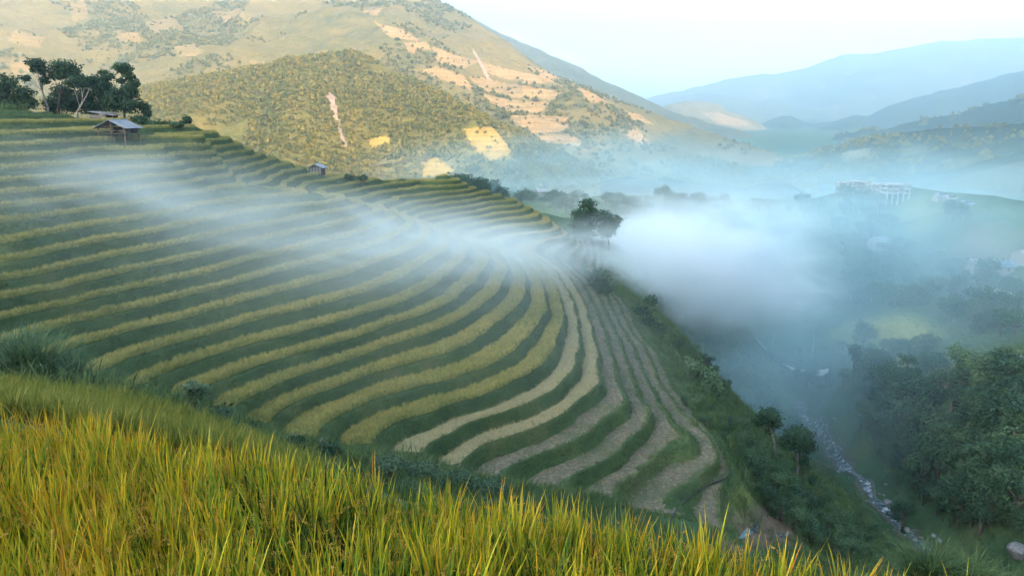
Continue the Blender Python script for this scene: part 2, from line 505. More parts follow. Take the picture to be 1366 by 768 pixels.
for (px, py, d) in DP:
    p = at_d(px, py, d)
    if 18 < d < 24.5: p.z -= 0.5                     # the rice on the hump stands that high
    ad(p)
for (px, py, d) in FG:
    p = at_d(px, py, d); p.z -= 0.85; ad(p)
for q in [(-3,0,-1.5),(0,-3,-1.2),(4,0,-3.0),(10,-2,-7),(-5,10.2,-6.2),(0,10.2,-6.9),(4,9.2,-7.4),(-11,10.8,-5.3),(25,-5,-17),(-20,0,-0.5),(-20,-20,3),(10,-20,-2),(40,-15,-25),
          (-8,13,-6.8),(0,12,-8.2),(5,11,-9),(9,9,-10),(-14,13,-5.4),(16,14,-16),(30,30,-29),
          (-60,10,2),(-60,-20,6),(-90,40,0),(-120,80,2),(-130,120,1),(-110,150,-14),(-60,165,-24),(-20,175,-30),(20,185,-36),
          (-90,200,-40),(0,220,-50),(60,190,-48),(-200,120,4),(-200,200,-30),(-250,30,15),(80,-20,-45),(140,20,-60),(200,40,-45),(260,60,-30),
          (-150,330,-66),(0,330,-66),(-300,300,-60),(380,120,-20),(420,260,-24),(420,400,-40),(300,500,-60),(150,560,-70),
          (-80,112,-3.4),(-70,122,-8),(-60,133,-14),(-40,145,-18),(-15,155,-24),(10,165,-30)]:
    cpts.append(q)
CPT = np.array(cpts)
SCL = 50.0
def tps(r2):
    return np.where(r2 > 1e-12, 0.5 * r2 * np.log(np.maximum(r2, 1e-12)), 0.0)
_A = CPT[:, :2] / SCL
_n = len(_A)
_K = tps(((_A[:, None] - _A[None]) ** 2).sum(-1))
# keep the fit smoother where points crowd
_K[np.arange(_n), np.arange(_n)] += 0.0012
_P = np.c_[np.ones(_n), _A]
_L = np.block([[_K, _P], [_P.T, np.zeros((3, 3))]])
_W = np.linalg.solve(_L, np.r_[CPT[:, 2], 0, 0, 0])
def smooth_z(x, y):
    x, y = np.atleast_1d(np.asarray(x, float)), np.atleast_1d(np.asarray(y, float))
    sh = x.shape
    x, y = x.ravel() / SCL, y.ravel() / SCL
    out = np.empty(len(x))
    for a in range(0, len(x), 20000):
        xs, ys = x[a:a + 20000], y[a:a + 20000]
        r2 = (xs[:, None] - _A[None, :, 0]) ** 2 + (ys[:, None] - _A[None, :, 1]) ** 2
        out[a:a + 20000] = tps(r2) @ _W[:_n] + _W[_n] + _W[_n + 1] * xs + _W[_n + 2] * ys
    x, y = x * SCL, y * SCL
    # far from the fitted slopes the land settles to the valley bottom
    dx = np.maximum(np.maximum(-260 - x, x - 420), 0)
    dy = np.maximum(np.maximum(-25 - y, y - 600), 0)
    f = sstep(0, 220, np.hypot(dx, dy))
    out = np.clip(out, -84, 40) * (1 - f) + (-84 + 3 * fbm(x * 0.004, y * 0.004, 5)) * f
    return out.reshape(sh)
RIVER = [at_d(px, py, d) for (px, py, d) in [(1300,790,88),(1240,730,99),(1210,700,108),(1180,665,117),(1150,635,128),(1118,600,143),(1095,575,152),(1078,552,159),(1064,530,167)]]
RIVER_XY = [(p.x, p.y) for p in RIVER]
# near border of the terraces (level, pixel)
NB = [(14,-60,484),(14,0,463+8),(15,70,483),(16,118,512),(17,192,520),(18,250,535),(19,315,552),(20,360,576),(21,421,592),(22,499,600),(23,560,612),(24,612,632),(25,668,645),(26,740,656),(27,800,668),(28,872,692)]
TP = [(lambda p: (p.x, p.y))(at_z(px, py, Z0 - kk * HS)) for (kk, px, py) in NB]
TP += [(60, 40), (75, 70), (70, 110), (60, 150), (20, 172), (-40, 165), (-90, 150), (-150, 110), (-160, 60)]
def RFk(k):                                          # share of each step taken by the grassy riser
    return np.where(k < 19, 0.30, 0.24)
def CSk(k):                                          # where the crop begins on each tread
    return np.clip(np.where(k < 12, 0.60, 0.60 - 0.04 * (k - 12)), 0.30, 0.60)
def tmask(x, y, K):
    ins = in_poly(x, y, TP)
    d = poly_dist(x, y, TP)
    m = sstep(-0.4, 1.6, np.where(ins, d, -d))
    return m * sstep(-1.6, -1.2, K) * (1 - sstep(28.75, 29.6, K))
def levelK(x, y, z):
    a = np.clip(1 - np.maximum(0, np.hypot(x + 20, y - 90) - 60) / 60, 0, 1)
    return (Z0 - z) / HS + (0.20 * fbm(x * 0.11, y * 0.11, 3, 3) + 0.07 * vnoise(x * 0.45, y * 0.45, 8)) * a
def terrace_z(K, z, m):
    kf = np.floor(K)
    t = K - kf
    lev = Z0 - (kf + 1) * HS                         # level of the tread below this riser
    rz = 1 - np.clip(t / RFk(kf), 0, 1)
    prof = lev + HS * (0.7 * rz + 0.3 * sstep(0, 1, rz))
    bund = 0.10 * sstep(0.88, 0.94, t) + 0.10 * (1 - sstep(0.0, 0.10, t))
    zt = prof + bund
    return z * (1 - m) + zt * m
def ground_z(x, y):
    x, y = np.atleast_1d(np.asarray(x, float)), np.atleast_1d(np.asarray(y, float))
    z = smooth_z(x, y)
    K = levelK(x, y, z)
    return terrace_z(K, z, tmask(x, y, K))
def hit(px, py, d0=3.0, d1=640.0):
    """where the view ray through a photo pixel meets the ground"""
    r = ray(px, py)
    d = np.geomspace(d0, d1, 900)
    t = d / r.y
    g = ground_z(r.x * t, r.y * t)
    below = np.nonzero(r.z * t <= g)[0]
    i = below[0] if len(below) else len(d) - 1
    return Vector((r.x * t[i], r.y * t[i], g[i]))

# ---- rectilinear sheet: fine in the middle, growing out to the horizon
def axis(lo, hi, step, far):
    a = list(np.arange(lo, hi + 1e-6, step))
    s = step
    while a[-1] < far:
        s *= 1.12
        a.append(a[-1] + s)
    s = step
    b = []
    c = lo
    while c > -far:
        s *= 1.12
        c -= s
        b.append(c)
    return np.array(b[::-1] + a)
GX, GY = axis(-92, 62, 0.55, 30000), axis(1, 172, 0.55, 30000)
XX, YY = np.meshgrid(GX, GY)
ZZ = smooth_z(XX, YY)
dr = poly_dist(XX, YY, RIVER_XY, False)
near = (XX > -160) & (XX < 420) & (YY > -20) & (YY < 600)
rough = fbm(XX * 0.07, YY * 0.07, 21, 4)
tm0 = tmask(XX, YY, (Z0 - ZZ) / HS)
outside = sstep(18, 40, np.hypot(XX, YY)) * (1 - sstep(0, 0.05, tm0))
ZZ = ZZ + np.where(near, outside * rough * 1.5 * sstep(0, 8, poly_dist(XX, YY, TP)), 0)
ZZ = ZZ - 2.0 * (1 - sstep(1.5, 6, dr))
ny, nx = XX.shape
V = np.c_[XX.ravel(), YY.ravel(), ZZ.ravel()]
KV = levelK(V[:, 0], V[:, 1], V[:, 2])
MV = tmask(V[:, 0], V[:, 1], KV)
idx = np.arange(nx * ny).reshape(ny, nx)
a, b, c, d = idx[:-1, :-1].ravel(), idx[:-1, 1:].ravel(), idx[1:, 1:].ravel(), idx[1:, :-1].ravel()
T = np.concatenate([np.c_[a, b, c], np.c_[a, c, d]])
tin = (MV[T] > 0).any(1)
Tout, T = T[~tin], T[tin]
# keep only the attributes we interpolate when cutting: x y z K m
VA = np.c_[V, KV, MV]
def cut(VA, T, L):
    k = VA[T, 3]
    lo, hi = k.min(1), k.max(1)
    x = (lo < L - 1e-5) & (hi > L + 1e-5)
    if not x.any():
        return VA, T
    keep, cr = T[~x], T[x]
    kc = VA[cr, 3]
    ab = kc > L
    # rotate so that vertex 0 is alone on its side
    s = ab.sum(1)
    alone_above = s == 1
    odd = np.where(alone_above[:, None], ab, ~ab)
    i0 = odd.argmax(1)
    r = np.arange(len(cr))
    v0, v1, v2 = cr[r, i0], cr[r, (i0 + 1) % 3], cr[r, (i0 + 2) % 3]
    def mid(p, q):
        lo_, hi_ = np.minimum(p, q), np.maximum(p, q)
        key = lo_.astype(np.int64) * len(VA) + hi_
        u, inv = np.unique(key, return_inverse=True)
        p_, q_ = u // len(VA), u % len(VA)
        kp, kq = VA[p_, 3], VA[q_, 3]
        t = np.clip((L - kp) / (kq - kp), 0.0, 1.0)[:, None]
        return VA[p_] * (1 - t) + VA[q_] * t, inv
    na, ia = mid(v0, v1)
    nb, ib = mid(v0, v2)
    base = len(VA)
    ja, jb = base + ia, base + len(na) + ib
    na[:, 3] = L
    nb[:, 3] = L
    VA = np.concatenate([VA, na, nb])
    return VA, np.concatenate([keep, np.c_[v0, ja, jb], np.c_[ja, v1, v2], np.c_[ja, v2, jb]])
for kk in range(-2, 30):
    RF = float(RFk(kk))
    for q in sorted({0.0, 0.05, RF * 0.5, RF, float(CSk(kk)), float(CSk(kk)) + 0.04, 0.88, 0.94}):
        VA, T = cut(VA, T, kk + q)
# drop slivers
p = VA[T, :2]
ar = np.abs((p[:, 1, 0] - p[:, 0, 0]) * (p[:, 2, 1] - p[:, 0, 1]) - (p[:, 1, 1] - p[:, 0, 1]) * (p[:, 2, 0] - p[:, 0, 0]))
T = T[ar > 1e-7]
# merge doubled cut points
key = np.round(VA[:, :2] * 5000).astype(np.int64)
key = key[:, 0] * 400000000 + key[:, 1]
_, first, inv = np.unique(key, return_index=True, return_inverse=True)
VA = VA[first]
T, Tout = inv[T], inv[Tout]
T = T[(T[:, 0] != T[:, 1]) & (T[:, 1] != T[:, 2]) & (T[:, 0] != T[:, 2])]
X, Y, Zs, K, Mk = VA.T
Zt = terrace_z(K, Zs, Mk)
Zt = Zt + 0.05 * fbm(X * 1.1, Y * 1.1, 31, 3) * sstep(0, 1, Mk)
def submesh(name, tris, z, mats, mi=None):
    u, inv = np.unique(tris, return_inverse=True)
    return np_mesh(name, np.c_[X[u], Y[u], z[u]], inv.reshape(-1, 3), mats, mi), u

# ---- the unterraced land
me, u = submesh('hillside', Tout, Zt, [M['slope']])
px, py = project(X[u], Y[u], Zt[u])
def soft_poly(poly, w=6):
    ins = in_poly(px, py, poly)
    dd = poly_dist(px, py, poly)
    return sstep(-w, w, np.where(ins, dd, -dd)) * (Y[u] > 30)
bare = np.maximum.reduce([
    soft_poly([(960,690),(1030,668),(1060,700),(1060,730),(960,735)], 10) * 0.8,
    soft_poly([(1290,300),(1330,310),(1366,340),(1366,365),(1290,360),(1270,330)], 8) * 0.6,
    soft_poly([(1060,215),(1130,225),(1120,255),(1060,262)], 8) * 0.8])
fieldm = np.maximum.reduce([
    soft_poly([(1095,450),(1130,428),(1200,420),(1245,430),(1240,465),(1180,470),(1100,462)]),
    soft_poly([(1145,478),(1290,482),(1366,466),(1366,476),(1290,490),(1150,488)], 2),
    soft_poly([(1195,272),(1262,278),(1268,292),(1200,296)], 3) * 0.7,
    soft_poly([(965,650),(1000,640),(1010,670),(985,690)], 8) * 0.6,
    soft_poly([(1205,510),(1230,520),(1245,545),(1225,540)], 4) * 0.7])
# the second rice field on the hump
hump = [( -14.5, 14.5), (-25, 20), (-22, 26.5), (-13, 24.8), (-7.5, 23), (-6, 15), (-8, 13.5)]
HUMP = [(lambda p: (p.x, p.y))(at_d(*q)) for q in [(-90,500,23.5),(0,505,23.5),(60,509,23.5),(120,517,23.5),(190,531,23.5),(250,548,23),(300,564,22.5),(350,584,21.5),(420,620,19)]] + [(-4.0, 14.0), (-9, 13.6), (-16, 14.2), (-22, 16)]
attr(me, 'bare', bare)
attr(me, 'field', fieldm)
gdens = (1 - np.maximum(bare, fieldm)) * sstep(25, 30, np.hypot(X[u], Y[u])) * (1 - sstep(150, 260, np.hypot(X[u], Y[u])))
gdens *= (~in_poly(X[u], Y[u], HUMP)) * (Y[u] > 5) * (np.abs(px - 683) < 900) * sstep(4, 8, poly_dist(X[u], Y[u], RIVER_XY, False))
attr(me, 'grass', gdens)
hillside = link('hillside', me)
tag(hillside, 'green valley land and slopes around the rice terraces', kind='structure')

# ---- every terrace a piece of its own, its crop a sub-part
TK = K[T].mean(1)
TM = Mk[T].mean(1)
tf = TK - np.floor(TK)
RFT = RFk(np.floor(TK))
piece = np.floor(TK - RFT).astype(int) + 1
tread = (tf > RFT) & (tf < 0.90) & (TM > 0.6)
RICE = set(range(0, 23))
STRAW = {23, 24}
ricez = Zt + 0.42 + 0.10 * fbm(X * 0.9, Y * 0.9, 77, 3) + 0.05 * vnoise(X * 4, Y * 4, 12)
TERR, CROPS, STUB = [], [], []
for kk in range(-3, 33):
    sel = piece == kk
    if not sel.any():
        continue
    tr = T[sel]
    me, u = submesh('terrace', tr, Zt, [M['riser'], M['soil']], (tread[sel] & (kk not in RICE)).astype(int))
    bareT = tread[sel] & (kk not in RICE)
    pxx = X[tr].mean(1) * F / Y[tr].mean(1) + 683
    attr(me, 'grass', np.where(tread[sel], 0.0, 1.0) * (pxx > -120) * (Y[tr].mean(1) > 12), 'FACE')
    attr(me, 'stubble', np.where(bareT, 1.0, 0.0), 'FACE')
    o = link('terrace', me, hillside)
    TERR.append((o, kk))
    crop = sel & (tf > CSk(np.floor(TK))) & (tf < 0.94) & (TM > 0.75)
    tr = T[crop]
    tr = tr[(X[tr].mean(1) * F / np.maximum(Y[tr].mean(1), 1) + 683 > -120)]
    if kk in (RICE | STRAW) and len(tr) > 30:
        z = ricez if kk in RICE else Zt + 0.16 + 0.10 * fbm(X * 1.3, Y * 1.3, 40, 3)
        t = K - np.floor(K)
        edge = (t < CSk(np.floor(K)) + 0.01) | (t > 0.92) | (Mk < 0.9)
        z = np.where(edge, Zt + 0.03, z)
        me2, u = submesh('rice_crop', tr, z, [M['canopy'] if kk in RICE else M['strawlayer']])
        attr(me2, 'grass', np.ones(len(u)))
        nm = 'rice_crop' if kk in RICE else 'straw_layer'
        co = link(nm, me2, o)
        co['kind'] = 'stuff'
        CROPS.append((co, kk))

# ------------------------------------------------------------------ mountains
def resample(pl, n):
    pl = np.array(pl, float)
    x = np.linspace(pl[0, 0], pl[-1, 0], n)
    out = np.c_[x, np.interp(x, pl[:, 0], pl[:, 1]), np.interp(x, pl[:, 0], pl[:, 2])]
    ker = np.array([1, 2, 3, 2, 1.0]); ker /= ker.sum()
    for c in (1, 2):
        q = np.pad(out[:, c], 2, mode='edge')
        out[:, c] = np.convolve(q, ker, 'valid')
    return out
def pix3(a):
    return np.array([at_d(p[0], p[1], p[2])[:] for p in a])
PLOTS = []
def fval(p):  # field tint strength; upper-left plots weaker, haze painted into their colour
    x, y = np.mean(p, 0)
    return 0.25 if x > 1000 and y < 160 else 0.45 if (x < 470 and y < 110) or x > 1190 else 0.85
def mountain(name, label, crest, foot, mat, nc, nr, amp, wl, seed, bulge=0.0, back=350.0, jag=0.0, fields=(), scars=(), mids=()):
    c = pix3(resample(crest, nc))
    rows = [c] + [pix3(resample(m, nc)) for m in mids] + [pix3(resample(foot, nc))]
    R = np.array(rows)                                # rows x cols x 3
    # smooth profile through the rows (quadratic blend), crest first
    vv = np.linspace(0, 1, nr)
    pos = np.linspace(0, 1, len(rows))
    G = np.empty((nr, nc, 3))
    for q in range(3):
        for i in range(nc):
            G[:, i, q] = np.interp(vv, pos, R[:, i, q])
    ker = np.hanning(2 * (nr // 8) + 3); ker /= ker.sum()
    h = len(ker) // 2
    for q in range(3):
        pad = np.concatenate([2 * G[:1, :, q] - G[1:h + 1, :, q][::-1], G[:, :, q], 2 * G[-1:, :, q] - G[-h - 1:-1, :, q][::-1]])
        G[:, :, q] = np.apply_along_axis(lambda z: np.convolve(z, ker, 'valid'), 0, pad)
    s = np.sin(np.pi * np.clip(vv, 0, 1))[:, None]
    nz = fbm(G[:, :, 0] / wl, G[:, :, 1] / wl, seed, 5, 0.52)
    rid = 1 - 2 * np.abs(fbm(G[:, :, 0] / (wl * 1.3) + 9, G[:, :, 1] / (wl * 2.6), seed + 5, 4))
    w = np.clip(vv * 5, 0.0, 1.0)[:, None]
    G[:, :, 2] += amp * (0.6 * nz + 0.5 * (rid - 0.6)) * w + bulge * s
    G[:, :, 2] += jag * fbm(G[:, :, 0] / (wl * 0.13), G[:, :, 1] / (wl * 0.13), seed + 9, 3)
    # far side
    B = []
    for j, (b, dz) in enumerate(((0.25, 0.1), (0.6, 0.3), (1.0, 0.7), (1.5, 1.2))):
        r = G[0].copy()
        L = np.hypot(r[:, 0], r[:, 1])[:, None]
        r[:, :2] += r[:, :2] / L * back * b
        r[:, 2] -= dz * back * 0.5
        B.append(r)
    G = np.concatenate([np.array(B[::-1]), G])
    n0, n1 = G.shape[:2]
    idx = np.arange(n0 * n1).reshape(n0, n1)
    f = np.c_[idx[:-1, :-1].ravel(), idx[1:, :-1].ravel(), idx[1:, 1:].ravel(), idx[:-1, 1:].ravel()]
    v = G.reshape(-1, 3)
    px, py = project(v[:, 0], v[:, 1], v[:, 2])
    wob = 3.0 * fbm(v[:, 0] / 35, v[:, 1] / 35, seed + 2, 2)
    front = np.repeat(np.arange(n0) >= 4, n1)
    fm, sm = np.zeros(len(v)), np.zeros(len(v))
    plots = []
    fc = v[f].mean(1)
    pcx, pcy = project(fc[:, 0], fc[:, 1], fc[:, 2])
    wf = 2.2 * fbm(fc[:, 0] / 60, fc[:, 1] / 60, seed + 2, 2)
    own = np.full(len(f), -1)
    ff = np.repeat(np.arange(n0 - 1) >= 4, n1 - 1)
    allp = [(p, 'field') for p in fields] + [(p, 'scar') for p in scars]
    for i, (p, ty) in enumerate(allp):
        own[in_poly(pcx + wf, pcy + wf, p) & ff] = i
    def sub(nm, sel):
        u, inv = np.unique(f[sel], return_inverse=True)
        me = np_mesh(nm, v[u], inv.reshape(-1, 4), [mat])
        return me, u
    me, u = sub(name, own < 0)
    pu = np.c_[px[u], py[u]]
    attr(me, 'field', np.zeros(len(u)))
    attr(me, 'scar', np.zeros(len(u)))
    vis = front[u] & (px[u] > -80) & (px[u] < 1446) & (py[u] > -60)
    attr(me, 'grass', vis.astype(float))
    o = link(name, me)
    tag(o, label, kind='structure')
    for i, (p, ty) in enumerate(allp):
        if (own == i).sum() < 2: continue
        me, u = sub('field_plot', own == i)
        attr(me, 'field', np.full(len(u), fval(p)) * (ty == 'field'))
        attr(me, 'scar', np.ones(len(u)) * (ty == 'scar'))
        c = link('field_plot' if ty == 'field' else 'landslide_scar', me, o)
        attr(me, 'grass', np.full(len(u), 0.16 if ty == 'field' else 0.0))
        PLOTS.append((c, name))
        if ty == 'scar': c['label'] = 'pale strip of bare earth running down the slope'
    return o

far_mountain = mountain('far_mountain', 'palest far mountain range along the right skyline',
    [(780,140,7500),(850,134,7500),(890,125,7400),(930,117,7300),(960,108,7200),(1000,100,7000),(1040,98,7000),(1070,93,7000),(1110,79,6900),(1135,71,6900),(1150,74,6900),(1200,66,6800),(1250,56,6700),(1300,53,6700),(1366,50,6600),(1500,30,6500),(1900,10,6300)],
    [(780,200,4600),(1000,205,4600),(1366,205,4400),(1900,200,4200)], M['mt_far'], 220, 60, 260, 900, 101, jag=14, back=600,
    fields=[[(1080,110),(1100,108),(1104,117),(1085,119)],[(1130,128),(1165,122),(1170,130),(1140,136)],[(1180,112),(1200,112),(1196,120)],[(1280,108),(1300,104),(1292,114)],[(1230,120),(1246,116),(1240,126)],[(1010,125),(1030,121),(1024,132)],[(1095,142),(1120,140),(1116,152)]])
far_ridge = mountain('far_ridge', 'hazy ridge falling from the upper middle of the picture behind the sunlit mountain',
    [(380,-60,3300),(500,-38,3300),(560,-4,3200),(600,6,3150),(620,18,3150),(650,36,3100),(680,50,3050),(705,60,3050),(720,68,3000),(760,84,2950),(800,104,2900),(850,127,2850),(890,147,2800),(930,160,2750),(1000,178,2700),(1060,205,2600),(1100,225,2550)],
    [(380,200,1900),(700,215,1800),(900,225,1700),(1100,240,1650)], M['mt_far'], 220, 60, 90, 420, 211, jag=7, back=700)
copper_hill = mountain('copper_hill', 'small reddish sunlit hill at the end of the valley',
    [(850,160,3700),(880,143,3700),(900,137,3700),(930,135,3700),(955,138,3700),(970,147,3700),(985,153,3700),(1000,158,3650),(1015,166,3600),(1040,182,3600)],
    [(850,200,3000),(930,202,2950),(1040,205,2900)], M['mt_main'], 90, 40, 60, 260, 305, jag=6, back=400,
    fields=[[(935,150),(965,152),(990,160),(1005,168),(960,166)]])
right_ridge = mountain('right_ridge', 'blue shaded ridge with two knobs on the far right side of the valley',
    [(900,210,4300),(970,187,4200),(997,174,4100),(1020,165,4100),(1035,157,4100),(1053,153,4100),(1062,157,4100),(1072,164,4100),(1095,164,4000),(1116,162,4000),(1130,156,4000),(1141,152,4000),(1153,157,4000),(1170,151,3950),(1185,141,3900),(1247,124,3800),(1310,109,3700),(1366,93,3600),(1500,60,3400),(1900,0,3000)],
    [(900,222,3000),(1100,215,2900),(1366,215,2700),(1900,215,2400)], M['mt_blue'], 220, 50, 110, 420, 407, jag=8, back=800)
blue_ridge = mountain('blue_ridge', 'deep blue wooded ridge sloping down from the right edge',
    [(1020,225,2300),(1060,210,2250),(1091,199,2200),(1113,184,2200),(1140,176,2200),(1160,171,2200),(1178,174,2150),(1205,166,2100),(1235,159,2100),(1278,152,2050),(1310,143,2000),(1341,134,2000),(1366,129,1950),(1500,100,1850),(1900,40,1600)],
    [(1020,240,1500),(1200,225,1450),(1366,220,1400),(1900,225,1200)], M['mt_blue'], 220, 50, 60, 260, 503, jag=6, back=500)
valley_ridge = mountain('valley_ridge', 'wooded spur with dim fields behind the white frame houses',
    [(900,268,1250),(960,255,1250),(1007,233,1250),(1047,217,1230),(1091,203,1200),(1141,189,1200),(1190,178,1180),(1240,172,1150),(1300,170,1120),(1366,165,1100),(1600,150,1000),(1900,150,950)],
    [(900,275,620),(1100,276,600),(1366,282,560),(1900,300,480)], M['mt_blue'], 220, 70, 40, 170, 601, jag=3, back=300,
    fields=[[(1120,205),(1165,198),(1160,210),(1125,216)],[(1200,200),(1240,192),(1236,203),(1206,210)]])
main_mountain = mountain('main_mountain', 'large sunlit mountain with ploughed peach fields on the left skyline',
    [(-160,-112,2520),(0,-110,2500),(300,-90,2300),(480,-42,2000),(540,-14,1850),(575,-4,1800),(600,8,1750),(630,26,1700),(650,40,1650),(680,58,1600),(700,74,1560),(740,101,1500),(770,113,1470),(800,125,1440),(850,142,1400),(890,158,1350),(925,168,1300),(980,187,1260),(1040,206,1200),(1090,232,1150)],
    [(-160,262,640),(0,264,640),(300,266,640),(600,267,640),(850,268,640),(1090,270,640)], M['mt_main'], 720, 200, 95, 330, 703, bulge=10, jag=3, back=500,
    mids=[[(-160,36,1500),(0,40,1500),(300,60,1450),(540,80,1350),(600,95,1300),(700,135,1200),(800,165,1100),(925,195,1020),(1090,245,950)],
          [(-160,146,950),(0,150,950),(300,165,950),(540,175,930),(600,180,920),(700,200,880),(800,215,860),(925,225,830),(1090,258,800)]],
    fields=[[(575,62),(600,72),(640,82),(622,92),(585,84)],[(560,96),(597,110),(633,122),(618,100),(580,90)],[(640,84),(700,96),(747,108),(706,112),(650,98)],
            [(625,103),(690,112),(750,124),(736,133),(680,130),(640,118)],[(640,124),(680,134),(735,135),(721,151),(685,152),(660,140)],
            [(676,154),(722,154),(757,156),(760,175),(712,178),(690,168)],[(700,180),(762,178),(781,195),(722,189)],
            [(832,175),(850,172),(872,195),(850,197)],[(830,146),(852,152),(872,166),(845,160)],[(700,86),(740,98),(752,106),(722,104)],
            [(500,30),(540,40),(560,55),(520,50)],[(540,58),(568,56),(575,66),(545,72)],[(330,78),(355,85),(390,98),(350,100)],[(420,72),(436,66),(440,78),(424,80)],
            [(190,30),(230,25),(250,40),(205,45)],[(280,15),(320,12),(330,25),(300,30)],[(90,5),(112,0),(118,24),(98,28)],[(20,40),(60,50),(50,64),(10,56)],[(150,40),(185,45),(190,56),(160,56)],[(480,15),(510,10),(505,22)],[(230,62),(262,58),(270,72),(240,76)],[(10,85),(40,80),(48,96),(20,100)],
            [(762,112),(800,130),(820,142),(790,138)]],
    scars=[[(630,66),(633,66),(645,88),(656,108),(652,108),(641,88)]])
forest_hill = mountain('forest_hill', 'rounded golden green forested hill behind the small hut',
    [(-150,140,900),(60,135,900),(190,118,900),(260,104,900),(330,93,900),(370,86,895),(400,79,890),(440,71,880),(470,69,870),(490,75,860),(510,86,850),(560,111,820),(610,136,790),(660,161,765),(690,181,750),(730,206,730),(770,232,700),(800,255,690)],
    [(-150,262,600),(200,264,600),(450,266,590),(600,267,585),(700,268,590),(800,270,600)], M['mt_hill'], 320, 120, 30, 120, 809, bulge=26, jag=1.5, back=160,
    fields=[[(557,197),(585,212),(606,228),(598,238),(566,238)],[(617,172),(655,168),(676,190),(684,212),(652,214),(632,200)],[(490,186),(515,178),(520,190),(498,200)]],
    scars=[[(435,127),(439,123),(445,127),(449,150),(457,176),(464,196),(463,208),(458,196),(451,172),(443,150)]])
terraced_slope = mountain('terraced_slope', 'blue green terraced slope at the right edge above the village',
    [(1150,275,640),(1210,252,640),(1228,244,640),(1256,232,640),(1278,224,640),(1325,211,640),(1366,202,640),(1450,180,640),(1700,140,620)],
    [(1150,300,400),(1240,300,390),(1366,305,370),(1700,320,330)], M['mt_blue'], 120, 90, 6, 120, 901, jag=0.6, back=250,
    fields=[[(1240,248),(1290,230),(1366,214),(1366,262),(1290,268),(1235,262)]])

# the range that keeps the valley in morning shade: to the right of and behind the camera
def shade_crest(px, py, d, s):
    p = at_d(px, py, d)
    return p + S * s
cr = []
for (px_, py_, d_) in [(560,238,600),(620,226,680),(700,212,800),(800,200,900),(870,187,1050),(930,166,1270)]:
    cr.append(shade_crest(px_, py_, d_, 2000))
c0, c1 = cr[0], cr[-1]
dirv = Vector((c1.x - c0.x, c1.y - c0.y, 0)).normalized()
prof = [(c0 + dirv * -3200, 900), (c0 + dirv * -2000, 930), (c0 + dirv * -1200, 880), (c0 + dirv * -700, 800), (c0 + dirv * -300, 690), (c0 + dirv * -140, 610)]
prof = [Vector((q.x, q.y, z)) for q, z in prof] + cr + [Vector((c1.x, c1.y, 0)) + dirv * t + Vector((0, 0, z)) for t, z in ((250, 600), (600, 640), (1100, 560), (1700, 320))]
nrm = Vector((dirv.y, -dirv.x, 0))
if nrm.x < 0: nrm = -nrm
pr = np.array([p[:] for p in prof])
tt = np.r_[0, np.cumsum(np.hypot(np.diff(pr[:, 0]), np.diff(pr[:, 1])))]
ts = np.linspace(0, tt[-1], 160)
crest = np.c_[[np.interp(ts, tt, pr[:, i]) for i in range(3)]].T
offs = [(-900, -1.0), (-650, 0.10), (-400, 0.42), (-180, 0.74), (0, 1.0), (250, 0.8), (700, 0.4), (1200, -0.1)]
G = []
for o_, f_ in offs:
    r = crest.copy()
    r[:, 0] += nrm.x * o_; r[:, 1] += nrm.y * o_
    zb = -84.0
    r[:, 2] = np.where(f_ < 0, zb - 20, zb + (crest[:, 2] - zb) * max(f_, 0)) + (0 if o_ == 0 else 25) * fbm(r[:, 0] / 200, r[:, 1] / 200, 77)
    G.append(r)
G = np.array(G)
idx = np.arange(G.shape[0] * 160).reshape(G.shape[0], 160)
f = np.c_[idx[:-1, :-1].ravel(), idx[:-1, 1:].ravel(), idx[1:, 1:].ravel(), idx[1:, :-1].ravel()]
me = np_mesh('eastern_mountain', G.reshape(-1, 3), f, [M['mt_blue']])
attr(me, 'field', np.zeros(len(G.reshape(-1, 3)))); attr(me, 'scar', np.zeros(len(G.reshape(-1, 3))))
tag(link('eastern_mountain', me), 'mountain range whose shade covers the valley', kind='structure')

# ------------------------------------------------------------------ haze and mist
def volume_mat(name, color, density, aniso):
    k = NT(name)
    v = k.n('ShaderNodeVolumePrincipled')
    v.inputs['Color'].default_value = (*color, 1)
    v.inputs['Density'].default_value = density
    v.inputs['Anisotropy'].default_value = aniso
    k.l(v.outputs[0], k.out.inputs['Volume'])
    return k, v
k, v = volume_mat('haze_air', (0.66, 0.82, 0.91), 0.00025, 0.7)
b = MB()
b.box(-9000, 9000, -3300, 8700, -130, 990)
haze = b.build('haze', k.m)
tag(haze, 'thin blue morning haze filling the whole valley', 'haze', kind='stuff')

